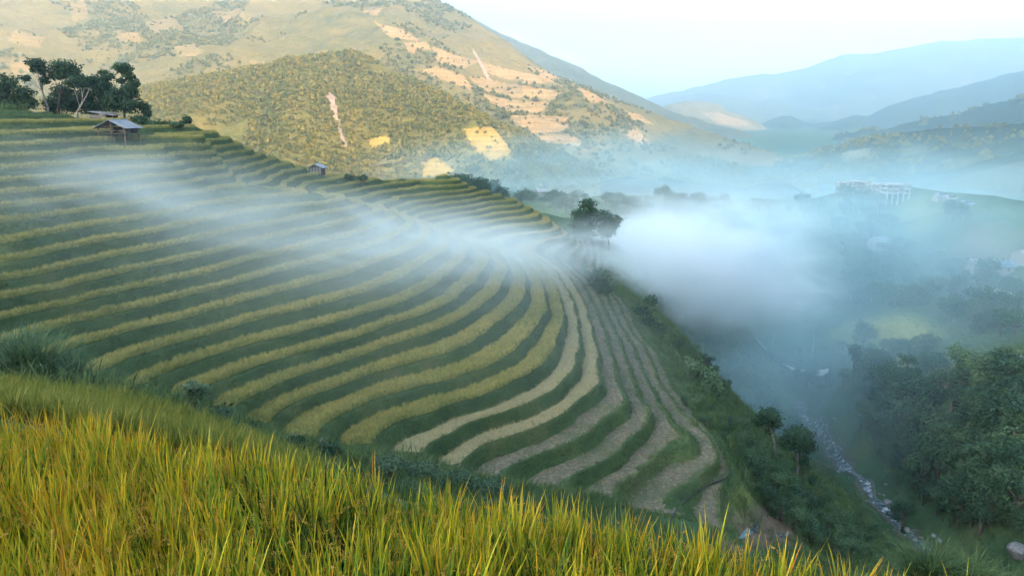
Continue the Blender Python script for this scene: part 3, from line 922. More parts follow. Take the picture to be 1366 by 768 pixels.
def mist(label, c, axes, dens, nscale=1.3, seed=0.0, lo=0.35, hi=0.7, soft=1.0, rz=0.0, tilt=0.0, col=(0.91, 1.0, 0.975)):
    """a soft bank of mist: a closed ellipsoid whose density fades to its skin"""
    k = NT('mist_vapour')
    v = k.n('ShaderNodeVolumePrincipled')
    v.inputs['Color'].default_value = (*col, 1)
    v.inputs['Anisotropy'].default_value = 0.15
    tc = k.n('ShaderNodeTexCoord')
    ln = k.n('ShaderNodeVectorMath', operation='LENGTH')
    k.l(tc.outputs['Object'], ln.inputs[0])
    mr = k.n('ShaderNodeMapRange', interpolation_type='SMOOTHERSTEP')
    mr.inputs['From Min'].default_value, mr.inputs['From Max'].default_value = 0.97, 1.0 - soft
    k.l(ln.outputs['Value'], mr.inputs['Value'])
    mp = k.n('ShaderNodeMapping')
    mp.inputs['Location'].default_value = (seed, seed * 1.7, seed * 0.3)
    k.l(tc.outputs['Object'], mp.inputs['Vector'])
    nz = k.noise(nscale, 4, 0.6, mp.outputs[0], 1.2)
    m2 = k.n('ShaderNodeMapRange', interpolation_type='SMOOTHSTEP')
    m2.inputs['From Min'].default_value, m2.inputs['From Max'].default_value = lo, hi
    m2.inputs['To Min'].default_value = 0.12
    k.l(nz, m2.inputs['Value'])
    dd = k.math('MULTIPLY', k.math('MULTIPLY', mr.outputs[0], m2.outputs[0]), dens)
    k.l(dd, v.inputs['Density'])
    k.l(v.outputs[0], k.out.inputs['Volume'])
    bm = bmesh.new()
    bmesh.ops.create_icosphere(bm, subdivisions=3, radius=1.0)
    me = bpy.data.meshes.new('mist')
    bm.to_mesh(me); bm.free()
    me.materials.append(k.m)
    o = link('mist', me)
    o.location = c
    o.scale = axes
    o.rotation_euler = (0, tilt, rz)
    tag(o, label, 'mist', kind='stuff')
    return o
CYAN = (0.66, 0.93, 1.0)
# veil across the terraces
def bank(label, a, b, wy, wz, dens, seed, off=(0, 0, 0), ns=2.2, lo=0.36, hi=0.68, f=0.6):
    p0, p1 = at_d(*a), at_d(*b)
    dv = p1 - p0
    mist(label, (p0 + p1) / 2 + Vector(off), (dv.length * f, wy, wz), dens, ns, seed, lo, hi, 1.0, math.atan2(dv.y, dv.x), -math.asin(dv.z / dv.length))
bank('thin veil of mist drifting in from the left over the upper terraces', (-330,240,58), (520,292,92), 17, 9.0, 0.075, 3.1, (2, -3, 0.5))
bank('broad veil of mist over the middle of the rice terraces', (150,310,56), (740,352,100), 18, 8.5, 0.06, 7.7, (2, -5, 1.0), 1.8)
bank('bright core of mist over the nose of the terraced spur', (400,312,76), (800,352,112), 18, 8.5, 0.10, 9.4, (0, 0, 1.0), 1.9)
bank('very thin morning vapour over the lower terraces', (-100,330,50), (900,460,80), 34, 14.0, 0.010, 15.5, (0, 0, 2), 1.5, 0.2, 0.8, 0.7)
# the white cloud in the valley
mist('dense white cloud of fog sitting in the valley beside the terraces', at_d(900, 360, 165), (36, 34, 20), 0.20, 2.1, 12.3, 0.34, 0.62, 1.0, col=(0.95, 1.0, 0.99))
mist('right lobe of the white fog cloud in the valley', at_d(990, 376, 172), (34, 30, 18), 0.17, 2.2, 14.9, 0.34, 0.62, 1.0, col=(0.95, 1.0, 0.99))
mist('torn upper edge of the white fog cloud', at_d(960, 322, 185), (46, 30, 18), 0.12, 2.6, 17.2, 0.38, 0.66, 1.0)
mist('left arm of the white fog reaching the terrace nose', at_d(815, 345, 140), (30, 24, 12), 0.085, 2.4, 19.8, 0.36, 0.66, 1.0)
mist('looser fog trailing down the valley below the white cloud', at_d(985, 450, 160), (68, 52, 32), 0.016, 1.9, 5.2, 0.3, 0.7, 1.0, col=CYAN)
mist('fog streaming out of the valley above the white cloud', at_d(900, 285, 290), (100, 70, 26), 0.020, 2.0, 22.0, 0.32, 0.68, 1.0)
mist('blue mist lying in front of the white frame houses', at_d(1090, 285, 215), (85, 40, 30), 0.026, 1.9, 31.0, 0.3, 0.7, 1.0, col=CYAN)
mist('blue mist filling the valley behind the spur', at_d(800, 235, 480), (230, 150, 48), 0.009, 1.8, 41.0, 0.25, 0.7, 1.0, col=CYAN)
mist('pale mist hanging over the right side of the valley', at_d(1250, 245, 400), (210, 140, 44), 0.0065, 1.8, 51.0, 0.25, 0.7, 1.0, col=CYAN)
mist('fine vapour drifting over the river slope below the terraces', at_d(985, 520, 120), (26, 30, 14), 0.014, 1.6, 61.0, 0.3, 0.7, 1.0, col=CYAN)
mist('thin bluish mist over the thicket on the right bank', at_d(1230, 500, 160), (105, 74, 54), 0.0125, 1.6, 81.0, 0.2, 0.7, 1.0, col=CYAN)
mist('thin bluish mist in front of the low houses at right', at_d(1290, 330, 190), (95, 48, 32), 0.017, 1.6, 85.0, 0.2, 0.7, 1.0, col=CYAN)
mist('strip of cloud caught on the far ridge crest', at_d(690, 50, 3050), (260, 120, 45), 0.006, 2.0, 71.0, 0.4, 0.7, 1.0, -0.3, 0.30)
mist('second strip of cloud lower on the far ridge crest', at_d(760, 78, 2950), (200, 110, 40), 0.006, 2.0, 75.0, 0.4, 0.7, 1.0, -0.3, 0.30)

# ------------------------------------------------------------------ plants: prototypes for the uncountable cover
rng = np.random.default_rng(7)
random.seed(7)
def blades(n, h, lean, w, rad, segs, seed, droop=0.35, hvar=0.35):
    """n curved tapering blades; returns verts, quads, height-along-blade, blade id"""
    r = np.random.default_rng(seed)
    v, f, t_, id_ = [], [], [], []
    for i in range(n):
        az = r.uniform(0, 2 * math.pi)
        L = h * (1 - hvar * r.random())
        le = lean * r.uniform(0.1, 1.0)
        bx, by = r.normal(0, rad, 2)
        tw = az + r.uniform(-1.2, 1.2) + math.pi / 2
        sx, sy = math.cos(tw), math.sin(tw)
        ax, ay = math.cos(az), math.sin(az)
        p = np.array([bx, by, 0.0])
        ang = le
        ww = w * r.uniform(0.7, 1.25)
        dr = droop * r.uniform(0.2, 1.6)
        b0 = len(v)
        for s in range(segs + 1):
            q = s / segs
            wid = ww * (0.55 + 1.2 * q * (1 - q) + 0.15) * (1 - q ** 3) + 0.0004
            v.append(p + np.array([sx, sy, 0]) * wid * 0.5)
            v.append(p - np.array([sx, sy, 0]) * wid * 0.5)
            t_ += [q, q]; id_ += [i, i]
            ang = ang + dr * (q ** 1.5) / segs * 2.2
            p = p + np.array([ax * math.sin(ang), ay * math.sin(ang), math.cos(ang)]) * (L / segs)
        for s in range(segs):
            a = b0 + 2 * s
            f.append((a, a + 1, a + 3, a + 2))
    return np.array(v), np.array(f), np.array(t_), np.array(id_)
def proto_coll(name, metas):
    c = bpy.data.collections.new(name)
    for me in metas:
        c.objects.link(bpy.data.objects.new(me.name, me))
    return c
def simple_tufts(name, mat, nvar, n, h, lean, w, rad, segs=2, droop=0.4, seed=1):
    L = []
    for i in range(nvar):
        v, f, t, id_ = blades(n, h, lean, w, rad, segs, seed * 100 + i, droop)
        L.append(np_mesh(name, v, f, mat))
    return proto_coll(name, L)
def scatter(o, coll, dens, amin, amax, seed=0, attrname='grass', tilt=0.12, align=False):
    ng = bpy.data.node_groups.new('scatter', 'GeometryNodeTree')
    ng.interface.new_socket('Geometry', in_out='INPUT', socket_type='NodeSocketGeometry')
    ng.interface.new_socket('Geometry', in_out='OUTPUT', socket_type='NodeSocketGeometry')
    N, Lk = ng.nodes, ng.links
    gi, go = N.new('NodeGroupInput'), N.new('NodeGroupOutput')
    ds = N.new('GeometryNodeDistributePointsOnFaces')
    na = N.new('GeometryNodeInputNamedAttribute'); na.data_type = 'FLOAT'
    na.inputs['Name'].default_value = attrname
    mu = N.new('ShaderNodeMath'); mu.operation = 'MULTIPLY'; mu.inputs[1].default_value = dens
    Lk.new(na.outputs['Attribute'], mu.inputs[0])
    Lk.new(mu.outputs[0], ds.inputs['Density'])
    ds.inputs['Seed'].default_value = seed
    ci = N.new('GeometryNodeCollectionInfo')
    ci.inputs['Collection'].default_value = coll
    ci.inputs['Separate Children'].default_value = True
    ci.inputs['Reset Children'].default_value = True
    ip = N.new('GeometryNodeInstanceOnPoints')
    ip.inputs['Pick Instance'].default_value = True
    r1 = N.new('FunctionNodeRandomValue'); r1.data_type = 'FLOAT_VECTOR'
    r1.inputs[0].default_value = (-tilt, -tilt, 0); r1.inputs[1].default_value = (tilt, tilt, 6.283)
    r2 = N.new('FunctionNodeRandomValue'); r2.data_type = 'FLOAT'
    r2.inputs[2].default_value = amin; r2.inputs[3].default_value = amax
    r1.inputs['Seed'].default_value = seed + 3; r2.inputs['Seed'].default_value = seed + 5
    jn = N.new('GeometryNodeJoinGeometry')
    Lk.new(gi.outputs[0], ds.inputs['Mesh'])
    Lk.new(ds.outputs['Points'], ip.inputs['Points'])
    Lk.new(ci.outputs[0], ip.inputs['Instance'])
    Lk.new(r1.outputs[0], ip.inputs['Rotation'])
    Lk.new(r2.outputs[1], ip.inputs['Scale'])
    Lk.new(gi.outputs[0], jn.inputs[0])
    Lk.new(ip.outputs[0], jn.inputs[0])
    Lk.new(jn.outputs[0], go.inputs[0])
    md = o.modifiers.new('scatter', 'NODES')
    md.node_group = ng
def leaf_cloud(blobs, n, size, seed, shell=0.5, flat=0.0, up=0.4):
    """leaf-sized quads through the volume of several ellipsoids (x,y,z,rx,ry,rz)"""
    r = np.random.default_rng(seed)
    B = np.array(blobs, float)
    wt = (B[:, 3] * B[:, 4] * B[:, 5]) ** (2 / 3.0)
    bi = r.choice(len(B), n, p=wt / wt.sum())
    d = r.normal(size=(n, 3))
    d /= np.linalg.norm(d, axis=1)[:, None]
    rad = shell + (1 - shell) * np.sqrt(r.random(n))
    # sub-clumps make the outline uneven
    cl = 0.78 + 0.34 * np.sin(d[:, 0] * 5.1 + bi * 1.7 + seed) * np.sin(d[:, 1] * 4.3 + bi) * np.sin(d[:, 2] * 4.7 + seed * 0.3) + 0.12 * r.normal(size=n)
    p = B[bi, :3] + d * (rad * cl)[:, None] * B[bi, 3:6]
    nrm = d + r.normal(scale=0.7, size=(n, 3)) + np.array([0, 0, up])
    nrm /= np.linalg.norm(nrm, axis=1)[:, None]
    a = np.cross(nrm, r.normal(size=(n, 3)))
    a /= np.linalg.norm(a, axis=1)[:, None]
    b = np.cross(nrm, a)
    s = (size * r.uniform(0.6, 1.4, n))[:, None]
    v = np.stack([p - a * s, p - b * s * 0.55, p + a * s, p + b * s * 0.55], 1).reshape(-1, 3)
    return v, np.arange(4 * n).reshape(n, 4)

C_rice = simple_tufts('rice_tuft', M['tuft_rice'], 5, 16, 0.36, 0.30, 0.02, 0.09, 2, 0.5, 1)
C_green = simple_tufts('grass_tuft', M['tuft_green'], 5, 14, 0.30, 0.8, 0.024, 0.12, 2, 0.9, 2)
C_straw = simple_tufts('straw_tuft', M['tuft_straw'], 4, 14, 0.34, 1.35, 0.022, 0.12, 2, 0.6, 3)
C_stub = simple_tufts('stubble_tuft', M['tuft_stubble'], 4, 10, 0.18, 0.6, 0.02, 0.06, 1, 0.2, 4)
C_humprice = simple_tufts('hump_rice_tuft', M['tuft_hump'], 6, 22, 0.8, 0.42, 0.02, 0.06, 3, 0.7, 5)
C_long = simple_tufts('long_grass', M['tuft_green'], 5, 22, 1.0, 0.7, 0.035, 0.2, 3, 1.1, 6)

for o, kk in TERR:
    scatter(o, C_green, 9.0, 0.6, 1.25, kk + 50)
    if kk >= 25:
        scatter(o, C_stub, 11.0, 0.6, 1.3, kk + 90, 'stubble')
        scatter(o, C_straw, 1.6, 0.4, 1.0, kk + 130, 'stubble')
for o, kk in CROPS:
    scatter(o, C_rice if kk in RICE else C_straw, 19.0 if kk in RICE else 14.0, 0.6, 1.15, kk + 10)
scatter(hillside, C_long, 1.6, 0.5, 1.5, 300)

# ---- second rice field on the hump
def patch(poly, step, lift, name, mats):
    P = np.array(poly)
    x0, y0 = P.min(0); x1, y1 = P.max(0)
    xs, ys = np.arange(x0, x1 + step, step), np.arange(y0, y1 + step, step)
    gx, gy = np.meshgrid(xs, ys)
    gz = ground_z(gx.ravel(), gy.ravel()).reshape(gx.shape)
    ins = in_poly(gx, gy, poly)
    gz = gz + lift
    idx = np.arange(gx.size).reshape(gx.shape)
    q = np.c_[idx[:-1, :-1].ravel(), idx[:-1, 1:].ravel(), idx[1:, 1:].ravel(), idx[1:, :-1].ravel()]
    keep = ins.ravel()[q].all(1)
    u, inv = np.unique(q[keep], return_inverse=True)
    v = np.c_[gx.ravel(), gy.ravel(), gz.ravel()][u]
    return np_mesh(name, v, inv.reshape(-1, 4), mats), v
me, v = patch(HUMP, 0.4, 0.05, 'hump_rice', [M['canopy']])
attr(me, 'grass', np.ones(len(v)))
o = link('hump_rice', me)
tag(o, 'strip of yellow green rice on the rounded hump below the grass clump', 'rice', kind='stuff')
scatter(o, C_humprice, 17.0, 0.6, 1.3, 500)

# ---- near rice: leaves and heavy panicles, clump by clump
k = NT('near_rice_leaf')
at_ = k.attr('tint')
oi = k.n('ShaderNodeObjectInfo')
v_ = k.math('ADD', at_.outputs['Fac'], k.math('MULTIPLY_ADD', oi.outputs['Random'], 0.34, -0.17))
v_ = k.math('ADD', v_, k.math('MULTIPLY_ADD', k.noise(0.45, 2, 0.5, oi.outputs['Location']), 0.9, -0.50))
c = k.ramp(v_, [(0.0, (0.016, 0.032, 0.008)), (0.08, (0.03, 0.075, 0.010)), (0.28, (0.13, 0.21, 0.012)), (0.5, (0.40, 0.36, 0.014)), (0.74, (0.64, 0.40, 0.016)), (1.0, (0.56, 0.20, 0.02))])
M['near_rice'] = k.bsdf(c, 0.5, 0.3, transl=0.15)
k = NT('near_rice_grain')
g = k.geo().outputs['Random Per Island']
c = k.ramp(g, [(0.0, (0.34, 0.15, 0.02)), (0.5, (0.56, 0.29, 0.03)), (1.0, (0.66, 0.44, 0.07))])
M['grain'] = k.bsdf(c, 0.6, 0.25, transl=0.15)
def rice_clump(seed):
    r = np.random.default_rng(seed)
    v, f, t, id_ = blades(22, 1.02, 0.27, 0.024, 0.045, 6, seed, 0.26, 0.40)
    v2, f2, t2, id2 = blades(22, 0.52, 0.5, 0.022, 0.07, 3, seed + 50, 0.5, 0.4)  # short low blades coloured near black, painting shade into the clump gaps
    nb = id_.max() + 1
    base = r.uniform(0.05, 0.72, nb)
    base[r.random(nb) < 0.1] = r.uniform(0.85, 1.0)
    tint = base[id_] * 0.75 + 0.42 * (t - 0.35)
    V, Fq, mi, TT = [v, v2], [f, f2 + len(v)], [np.zeros(len(f) + len(f2), int)], [tint, np.full(len(v2), -0.6)]
    off = len(v) + len(v2)
    oc = np.array([(0, 0, 1), (0.42, 0, 0), (0, 0.42, 0), (-0.42, 0, 0), (0, -0.42, 0), (0, 0, -1)], float)
    of = np.array([(0, 1, 2, 2), (0, 2, 3, 3), (0, 3, 4, 4), (0, 4, 1, 1), (5, 2, 1, 1), (5, 3, 2, 2), (5, 4, 3, 3), (5, 1, 4, 4)])
    for i in range(5):
        az, L = r.uniform(0, 6.28), r.uniform(0.46, 0.60)
        p = np.array([r.normal(0, .05), r.normal(0, .05), 0.25]); ang = 0.12
        path = [p.copy()]
        for s in range(16):
            q = s / 15
            ang += 0.02 + 0.42 * max(0, q - 0.40)
            p = p + np.array([math.cos(az) * math.sin(ang), math.sin(az) * math.sin(ang), math.cos(ang)]) * L * 0.9 / 16
            path.append(p.copy())
        path = np.array(path)
        for gI in range(46):
            q = r.uniform(8.5, 16)
            i0 = min(int(q), 15); fr = q - i0
            c_ = path[i0] * (1 - fr) + path[i0 + 1] * fr + r.normal(0, 0.008, 3) - np.array([0, 0, 0.006])
            dz = path[i0 + 1] - path[i0]; dz = dz / np.linalg.norm(dz) + r.normal(0, 0.35, 3); dz /= np.linalg.norm(dz)
            ax = np.cross(dz, [0.3, 0.9, 0.1]); ax /= np.linalg.norm(ax); ay = np.cross(dz, ax)
            ps = c_ + (oc[:, :1] * ax + oc[:, 1:2] * ay + oc[:, 2:] * dz) * 0.0078
            V.append(ps); Fq.append((of + off)); off += 6
            mi.append(np.ones(8, int)); TT.append(np.full(6, 0.8))
    V, TT, mi = np.concatenate(V), np.concatenate(TT), np.concatenate(mi)
    Fq = np.concatenate(Fq)
    tri = Fq[:, 2] == Fq[:, 3]
    me = bpy.data.meshes.new('rice_clump')
    me.from_pydata(V.tolist(), [], [list(q[:3]) if tt_ else list(q) for q, tt_ in zip(Fq.tolist(), tri)])
    me.materials.append(M['near_rice']); me.materials.append(M['grain'])
    me.polygons.foreach_set('material_index', mi.astype(np.int32))
    attr(me, 'tint', TT)
    me.update()
    return me
C_near = proto_coll('rice_clumps', [rice_clump(900 + i) for i in range(8)])
EDGE = [(lambda p: (p.x, p.y))(at_d(*q)) for q in FG[:9]]
NEARP = EDGE + [(5.5, 0.9), (-7, 0.9), (-12, 5)]
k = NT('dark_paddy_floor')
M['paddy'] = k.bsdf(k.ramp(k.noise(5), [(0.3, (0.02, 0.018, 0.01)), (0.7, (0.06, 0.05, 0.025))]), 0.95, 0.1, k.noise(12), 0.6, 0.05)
me, v = patch(NEARP, 0.2, 0.03, 'near_rice', [M['paddy']])
attr(me, 'grass', np.ones(len(v)))
near_rice = link('near_rice', me)
tag(near_rice, 'dense golden green rice filling the foreground', 'rice', kind='stuff')
scatter(near_rice, C_near, 22.0, 0.68, 1.0, 900, tilt=0.16)

# ---- woods on the far hills: one mass each
def wood_protos(name, mat, hs, seed):
    L = []
    for i, (rx, h) in enumerate(hs):
        bl = [(0, 0, h * 0.55, rx, rx, h * 0.45), (rx * 0.4, rx * 0.2, h * 0.4, rx * 0.7, rx * 0.7, h * 0.3), (-rx * 0.4, -rx * 0.3, h * 0.38, rx * 0.6, rx * 0.6, h * 0.3)]
        v, f = leaf_cloud(bl, 70, rx * 0.42, seed + i, 0.55)
        L.append(np_mesh(name, v, f, mat, smooth=False))
    return proto_coll(name, L)
C_wood = wood_protos('hill_tree', M['forest'], [(2.6, 6.5), (3.2, 6.0), (2.0, 7.5), (3.6, 7.0)], 40)
C_wood2 = wood_protos('mountain_tree', M['forest_dark'], [(5.0, 10), (6.5, 9), (4.0, 12)], 60)
def wood(src, name, label, coll, dens, smin, smax, thr, wl, seed):
    me = src.data.copy()
    me.name = name
    n = len(me.vertices)
    co = np.empty(n * 3, np.float32); me.vertices.foreach_get('co', co); co = co.reshape(-1, 3)
    co_d = co.copy(); co_d[:, 2] -= 0.6                # the sheet under the trees lies just below the soil
    me.vertices.foreach_set('co', co_d.ravel())
    g = np.empty(n, np.float32); me.attributes['grass'].data.foreach_get('value', g)
    nz = fbm(co[:, 0] / wl, co[:, 1] / wl, seed, 4)
    g = g * sstep(thr - 0.12, thr + 0.12, nz)
    me.attributes['grass'].data.foreach_set('value', g.astype(np.float32))
    o = link(name, me)
    tag(o, label, 'forest', kind='stuff')
    scatter(o, coll, dens, smin, smax, seed)
for i_, (o_, nm_) in enumerate(PLOTS):
    if nm_ == 'main_mountain': scatter(o_, C_wood2, 0.012, 0.2, 0.5, 700 + i_)
    if nm_ == 'forest_hill': scatter(o_, C_wood, 0.03, 0.25, 0.5, 700 + i_)
wood(forest_hill, 'hill_forest', 'mixed golden and green forest covering the rounded hill', C_wood, 0.06, 0.35, 0.9, -0.45, 70, 11)
wood(main_mountain, 'mountain_forest', 'patchy woods on the large sunlit mountain', C_wood2, 0.012, 0.3, 0.75, 0.0, 160, 23)
wood(valley_ridge, 'ridge_forest', 'dim blue woods on the spur behind the frame houses', C_wood2, 0.006, 0.4, 0.9, 0.0, 90, 29)
wood(blue_ridge, 'blue_ridge_forest', 'trees along the deep blue ridge at right', C_wood2, 0.002, 0.8, 1.6, -0.05, 160, 37)

# ------------------------------------------------------------------ single trees and shrubs
def sc_at(d, px):                                     # metres per photo pixel at a forward distance (rows near the tree)
    return d / F
def tree(name, label, d, base, crowns, mat='tree', bark='bark', cat='tree', leaf=None, group=None, nleaf=900, trunk_r=0.16, lean=0, dens=1.0):
    """base (px,py) of the trunk foot and crown ellipses (px,py,rx,ry) as seen in the photo, standing d metres ahead"""
    g = at_d(base[0], base[1], d)
    gz = float(ground_z([g.x], [g.y])[0])
    m = d / F * 1.02
    root = empty(name, (g.x, g.y, gz))
    tag(root, label, cat, group)
    bl, c0 = [], at_d(crowns[0][0], crowns[0][1], d)
    r_ = random.Random(hash(label) & 0xffff)
    seed = sum(map(ord, label)) % 9973
    r_ = random.Random(seed)
    for (cx, cy_, rx, ry) in crowns:
        c = at_d(cx, cy_, d)
        bl.append((c.x - g.x, r_.uniform(-0.4, 0.4) * rx * m, c.z - gz, rx * m * 1.2, rx * m * 1.1, ry * m * 1.2))
    tot = sum((b[3] * b[5]) for b in bl)
    ls = leaf or max(0.10, 0.0019 * d)
    n = int(min(6000, max(250, dens * 13 * tot / (ls * ls))))
    v, f = leaf_cloud(bl, n, ls, seed, 0.35)
    link('crown', np_mesh('crown', v, f, M[mat], smooth=False), root)
    # trunk with a limb into every crown lobe
    t = MB()
    top = max(bl, key=lambda b: b[2])
    H = top[2]
    tr = max(trunk_r * 0.7, H * 0.016)
    bend = [(0, 0, -0.4), (lean * 0.3 + 0.02 * H, 0.02 * H, H * 0.25), (top[0] * 0.6, top[1] * 0.5, H * 0.62), (top[0], top[1], H)]
    t.tube(bend, [tr * 1.3, tr, tr * 0.7, tr * 0.25], 7)
    for b in bl:
        if b is top: continue
        st = Vector(bend[1]).lerp(Vector(bend[2]), r_.uniform(0.1, 0.8))
        if st.z > b[2]: st = Vector(bend[0]).lerp(Vector(bend[1]), 0.8)
        e = Vector(b[:3])
        mid = st.lerp(e, 0.5) + Vector((0, 0, 0.04 * H))
        t.tube([st, mid, e], [tr * 0.5, tr * 0.34, tr * 0.12], 5)
    link('trunk', t.mesh('trunk', M[bark], True), root)
    return root

GW = 'trees of the wood on the hilltop'
tree('broadleaf_tree', 'dark low tree at the left edge of the hilltop wood', 104, (12,156), [(8,112,20,13),(32,124,14,9),(-8,130,20,14),(38,137,12,9),(14,138,22,12)], group=GW)
tree('tall_tree', 'tall thin tree with sparse tufted crown, tallest at the left of the wood', 107, (63,154), [(47,84,12,6),(56,93,8,7),(36,105,6,4),(58,107,6,6),(44,93,5,4)], bark='palebark', group=GW, trunk_r=0.22)
tree('broadleaf_tree', 'tree with broad domed crown beside the tall thin tree', 108, (76,158), [(83,90,19,9),(95,97,11,7),(70,100,9,6),(86,101,12,5)], group=GW, trunk_r=0.2)
tree('umbrella_tree', 'flat-topped tree on a pale slender trunk in the middle of the wood', 105, (103,162), [(105,107,16,6),(95,112,9,5),(122,106,9,5),(112,113,12,4)], bark='palebark', group=GW, trunk_r=0.18)
tree('broadleaf_tree', 'dense dark bushy tree under the domed crown', 110, (80,158), [(80,128,16,16),(70,141,11,10),(92,140,12,11)], group=GW)
tree('broadleaf_tree', 'wide bushy tree right behind the stilt huts', 111, (128,160), [(115,130,13,14),(135,117,14,13),(143,131,15,16),(124,143,16,10)], group=GW)
tree('broadleaf_tree', 'small tufted treetop above the middle of the wood', 112, (139,160), [(136,97,6,4),(143,103,9,6),(139,110,7,5)], group=GW)
tree('tall_tree', 'tall tree with tiered crown at the right end of the wood', 108, (166,162), [(163,91,12,7),(170,101,9,6),(176,111,8,6),(160,108,6,4),(170,122,13,9),(156,134,15,14),(173,139,13,12)], group=GW, trunk_r=0.2)
tree('small_tree', 'small slim tree just right of the tall tiered tree', 109, (193,164), [(193,142,7,8),(196,151,6,6)], group=GW)
tree('round_bush', 'round dark bush alone at the right end of the hilltop hedge', 112, (249,169), [(249,160,6,6),(244,164,5,3)], cat='bush')
for i, (x, y, rx, ry, lb) in enumerate([(186,161,13,7,'tallest bush of the hedge, nearest the stilt hut'),(207,165,11,5,'second bush of the hilltop hedge counted from the stilt hut'),(224,166,10,4,'third bush of the hilltop hedge counted from the stilt hut'),(237,166,8,4,'low bush of the hedge beside the round dark bush')]):
    tree('hedge_bush', lb, 108, (x, y + ry), [(x, y, rx, ry), (x + rx * .5, y + 1, rx * .6, ry * .8)], 'bush', cat='bush', group='hedge bushes on the hilltop')
tree('low_bush', 'left of two low bushes beside the small white hut', 134, (465,240), [(465,236,7,3)], cat='bush', group='bushes beside the small hut')
tree('low_bush', 'right of two low bushes beside the small white hut', 134, (484,241), [(484,237,7,4)], cat='bush', group='bushes beside the small hut')
tree('broadleaf_tree', 'dark tree with pointed top standing on the nose of the spur', 152, (780,312), [(784,273,11,8),(774,287,13,11),(790,288,15,10),(779,300,19,9),(776,310,16,8)])
tree('broadleaf_tree', 'lower spreading tree on the right of the dark spur tree', 156, (812,310), [(806,288,12,8),(820,293,11,6),(812,300,15,8),(808,309,14,7)])
for i, (x, y, rx, ry, d, lb) in enumerate([(612,240,20,8,380,'wide blue tree clump peeping over the end of the terraces'),(641,244,13,8,390,'rounded blue tree right of the wide clump behind the spur'),(668,257,11,8,400,'misty tree over the tip of the terraced spur'),(702,260,11,8,410,'misty tree in the middle of the row behind the spur'),(741,263,15,9,400,'wide misty tree near the pointed dark spur tree'),(660,246,8,6,450,'small far misty tree behind the spur tip'),(770,262,12,7,450,'faint misty tree behind the pointed dark spur tree')]):
    tree('misty_tree', lb, d, (x, y + ry + 14), [(x, y, rx, ry), (x - rx * .4, y + ry * .7, rx * .8, ry), (x + rx * .5, y + ry * .9, rx * .7, ry)], group='misty trees behind the spur')
tree('misty_tree', 'faint feathery tree at the left edge of the white fog', 100, (862,450), [(868,400,10,8),(857,414,15,7),(876,436,12,6),(862,428,12,9)], dens=0.6)
tree('misty_tree', 'pale tree dissolving in fog on the terrace nose', 108, (800,400), [(797,368,16,12),(806,384,13,9),(790,384,10,8)], dens=0.6)
tree('bamboo_clump', 'big feathery bush at the outer edge of the harvested terraces', 86, (930,545), [(922,491,20,14),(936,512,26,22),(914,517,16,16),(952,532,12,12),(930,533,24,14)], 'feather', cat='bush', leaf=0.24, dens=1.2)
tree('slope_tree', 'slender tree with bushy top above the river, left of a pair', 84, (1031,612), [(1024,551,17,10),(1014,562,11,7),(1033,563,11,8),(1027,575,8,5)], 'bush', bark='palebark', trunk_r=0.2)
tree('slope_tree', 'rounder darker tree above the river, right of a pair', 80, (1062,640), [(1062,577,22,13),(1052,592,16,9),(1074,594,15,10),(1070,612,12,9)], 'bush', bark='palebark', trunk_r=0.2)
tree('slope_bush', 'dark bush at the foot of the slender river tree', 85, (1016,612), [(1016,597,11,10),(1004,602,8,7)], cat='bush')
tree('feathery_shrub', 'small grey green feathery shrub standing alone on the terrace bank', 33, (260,540), [(258,514,13,9),(263,525,17,12),(250,528,9,8)], 'silver', cat='shrub', leaf=0.07)
for x, y, rx, ry, d, mt, lb in [(292,548,20,8,34,'silver','low shrub to the right of the lone feathery shrub'),(330,565,18,7,33,'bush','low green shrub at the tip of the upper terraces'),(392,588,16,8,30,'tree','dark leafy shrub with white flowers left of the terrace tip'),(437,595,18,9,30,'tree','dark leafy shrub with white flowers right of the terrace tip'),
                            (520,612,26,10,33,'silver','silvery shrub behind the middle of the near rice'),(565,622,24,9,34,'silver','second silvery shrub behind the near rice'),(612,636,26,9,35,'silver','third silvery shrub behind the near rice'),(655,646,22,8,35,'silver','silvery shrub at the foot of the straw terraces')]:
    o = tree('low_shrub', lb, d, (x, y + ry + 4), [(x, y + 2, rx, ry * .7), (x - rx * .5, y + 5, rx * .6, ry * .6), (x + rx * .6, y + 6, rx * .6, ry * .6)], mt, cat='shrub', leaf=0.07)
    if 'flowers' in lb:
        for q in range(4):
            c = at_d(x + random.uniform(-10, 14), y - ry + random.uniform(-3, 5), d) - o.location
            b = MB()
            for a in range(5):
                t = a * 1.2566
                b.add([c, c + Vector((math.cos(t) * .04, -0.02, math.sin(t) * .04)), c + Vector((math.cos(t + .6) * .05, -0.03, math.sin(t + .6) * .05)), c + Vector((math.cos(t + 1.1) * .04, -0.02, math.sin(t + 1.1) * .04))], [(0, 1, 2, 3)])
            b.build('flower', M['white'], o)

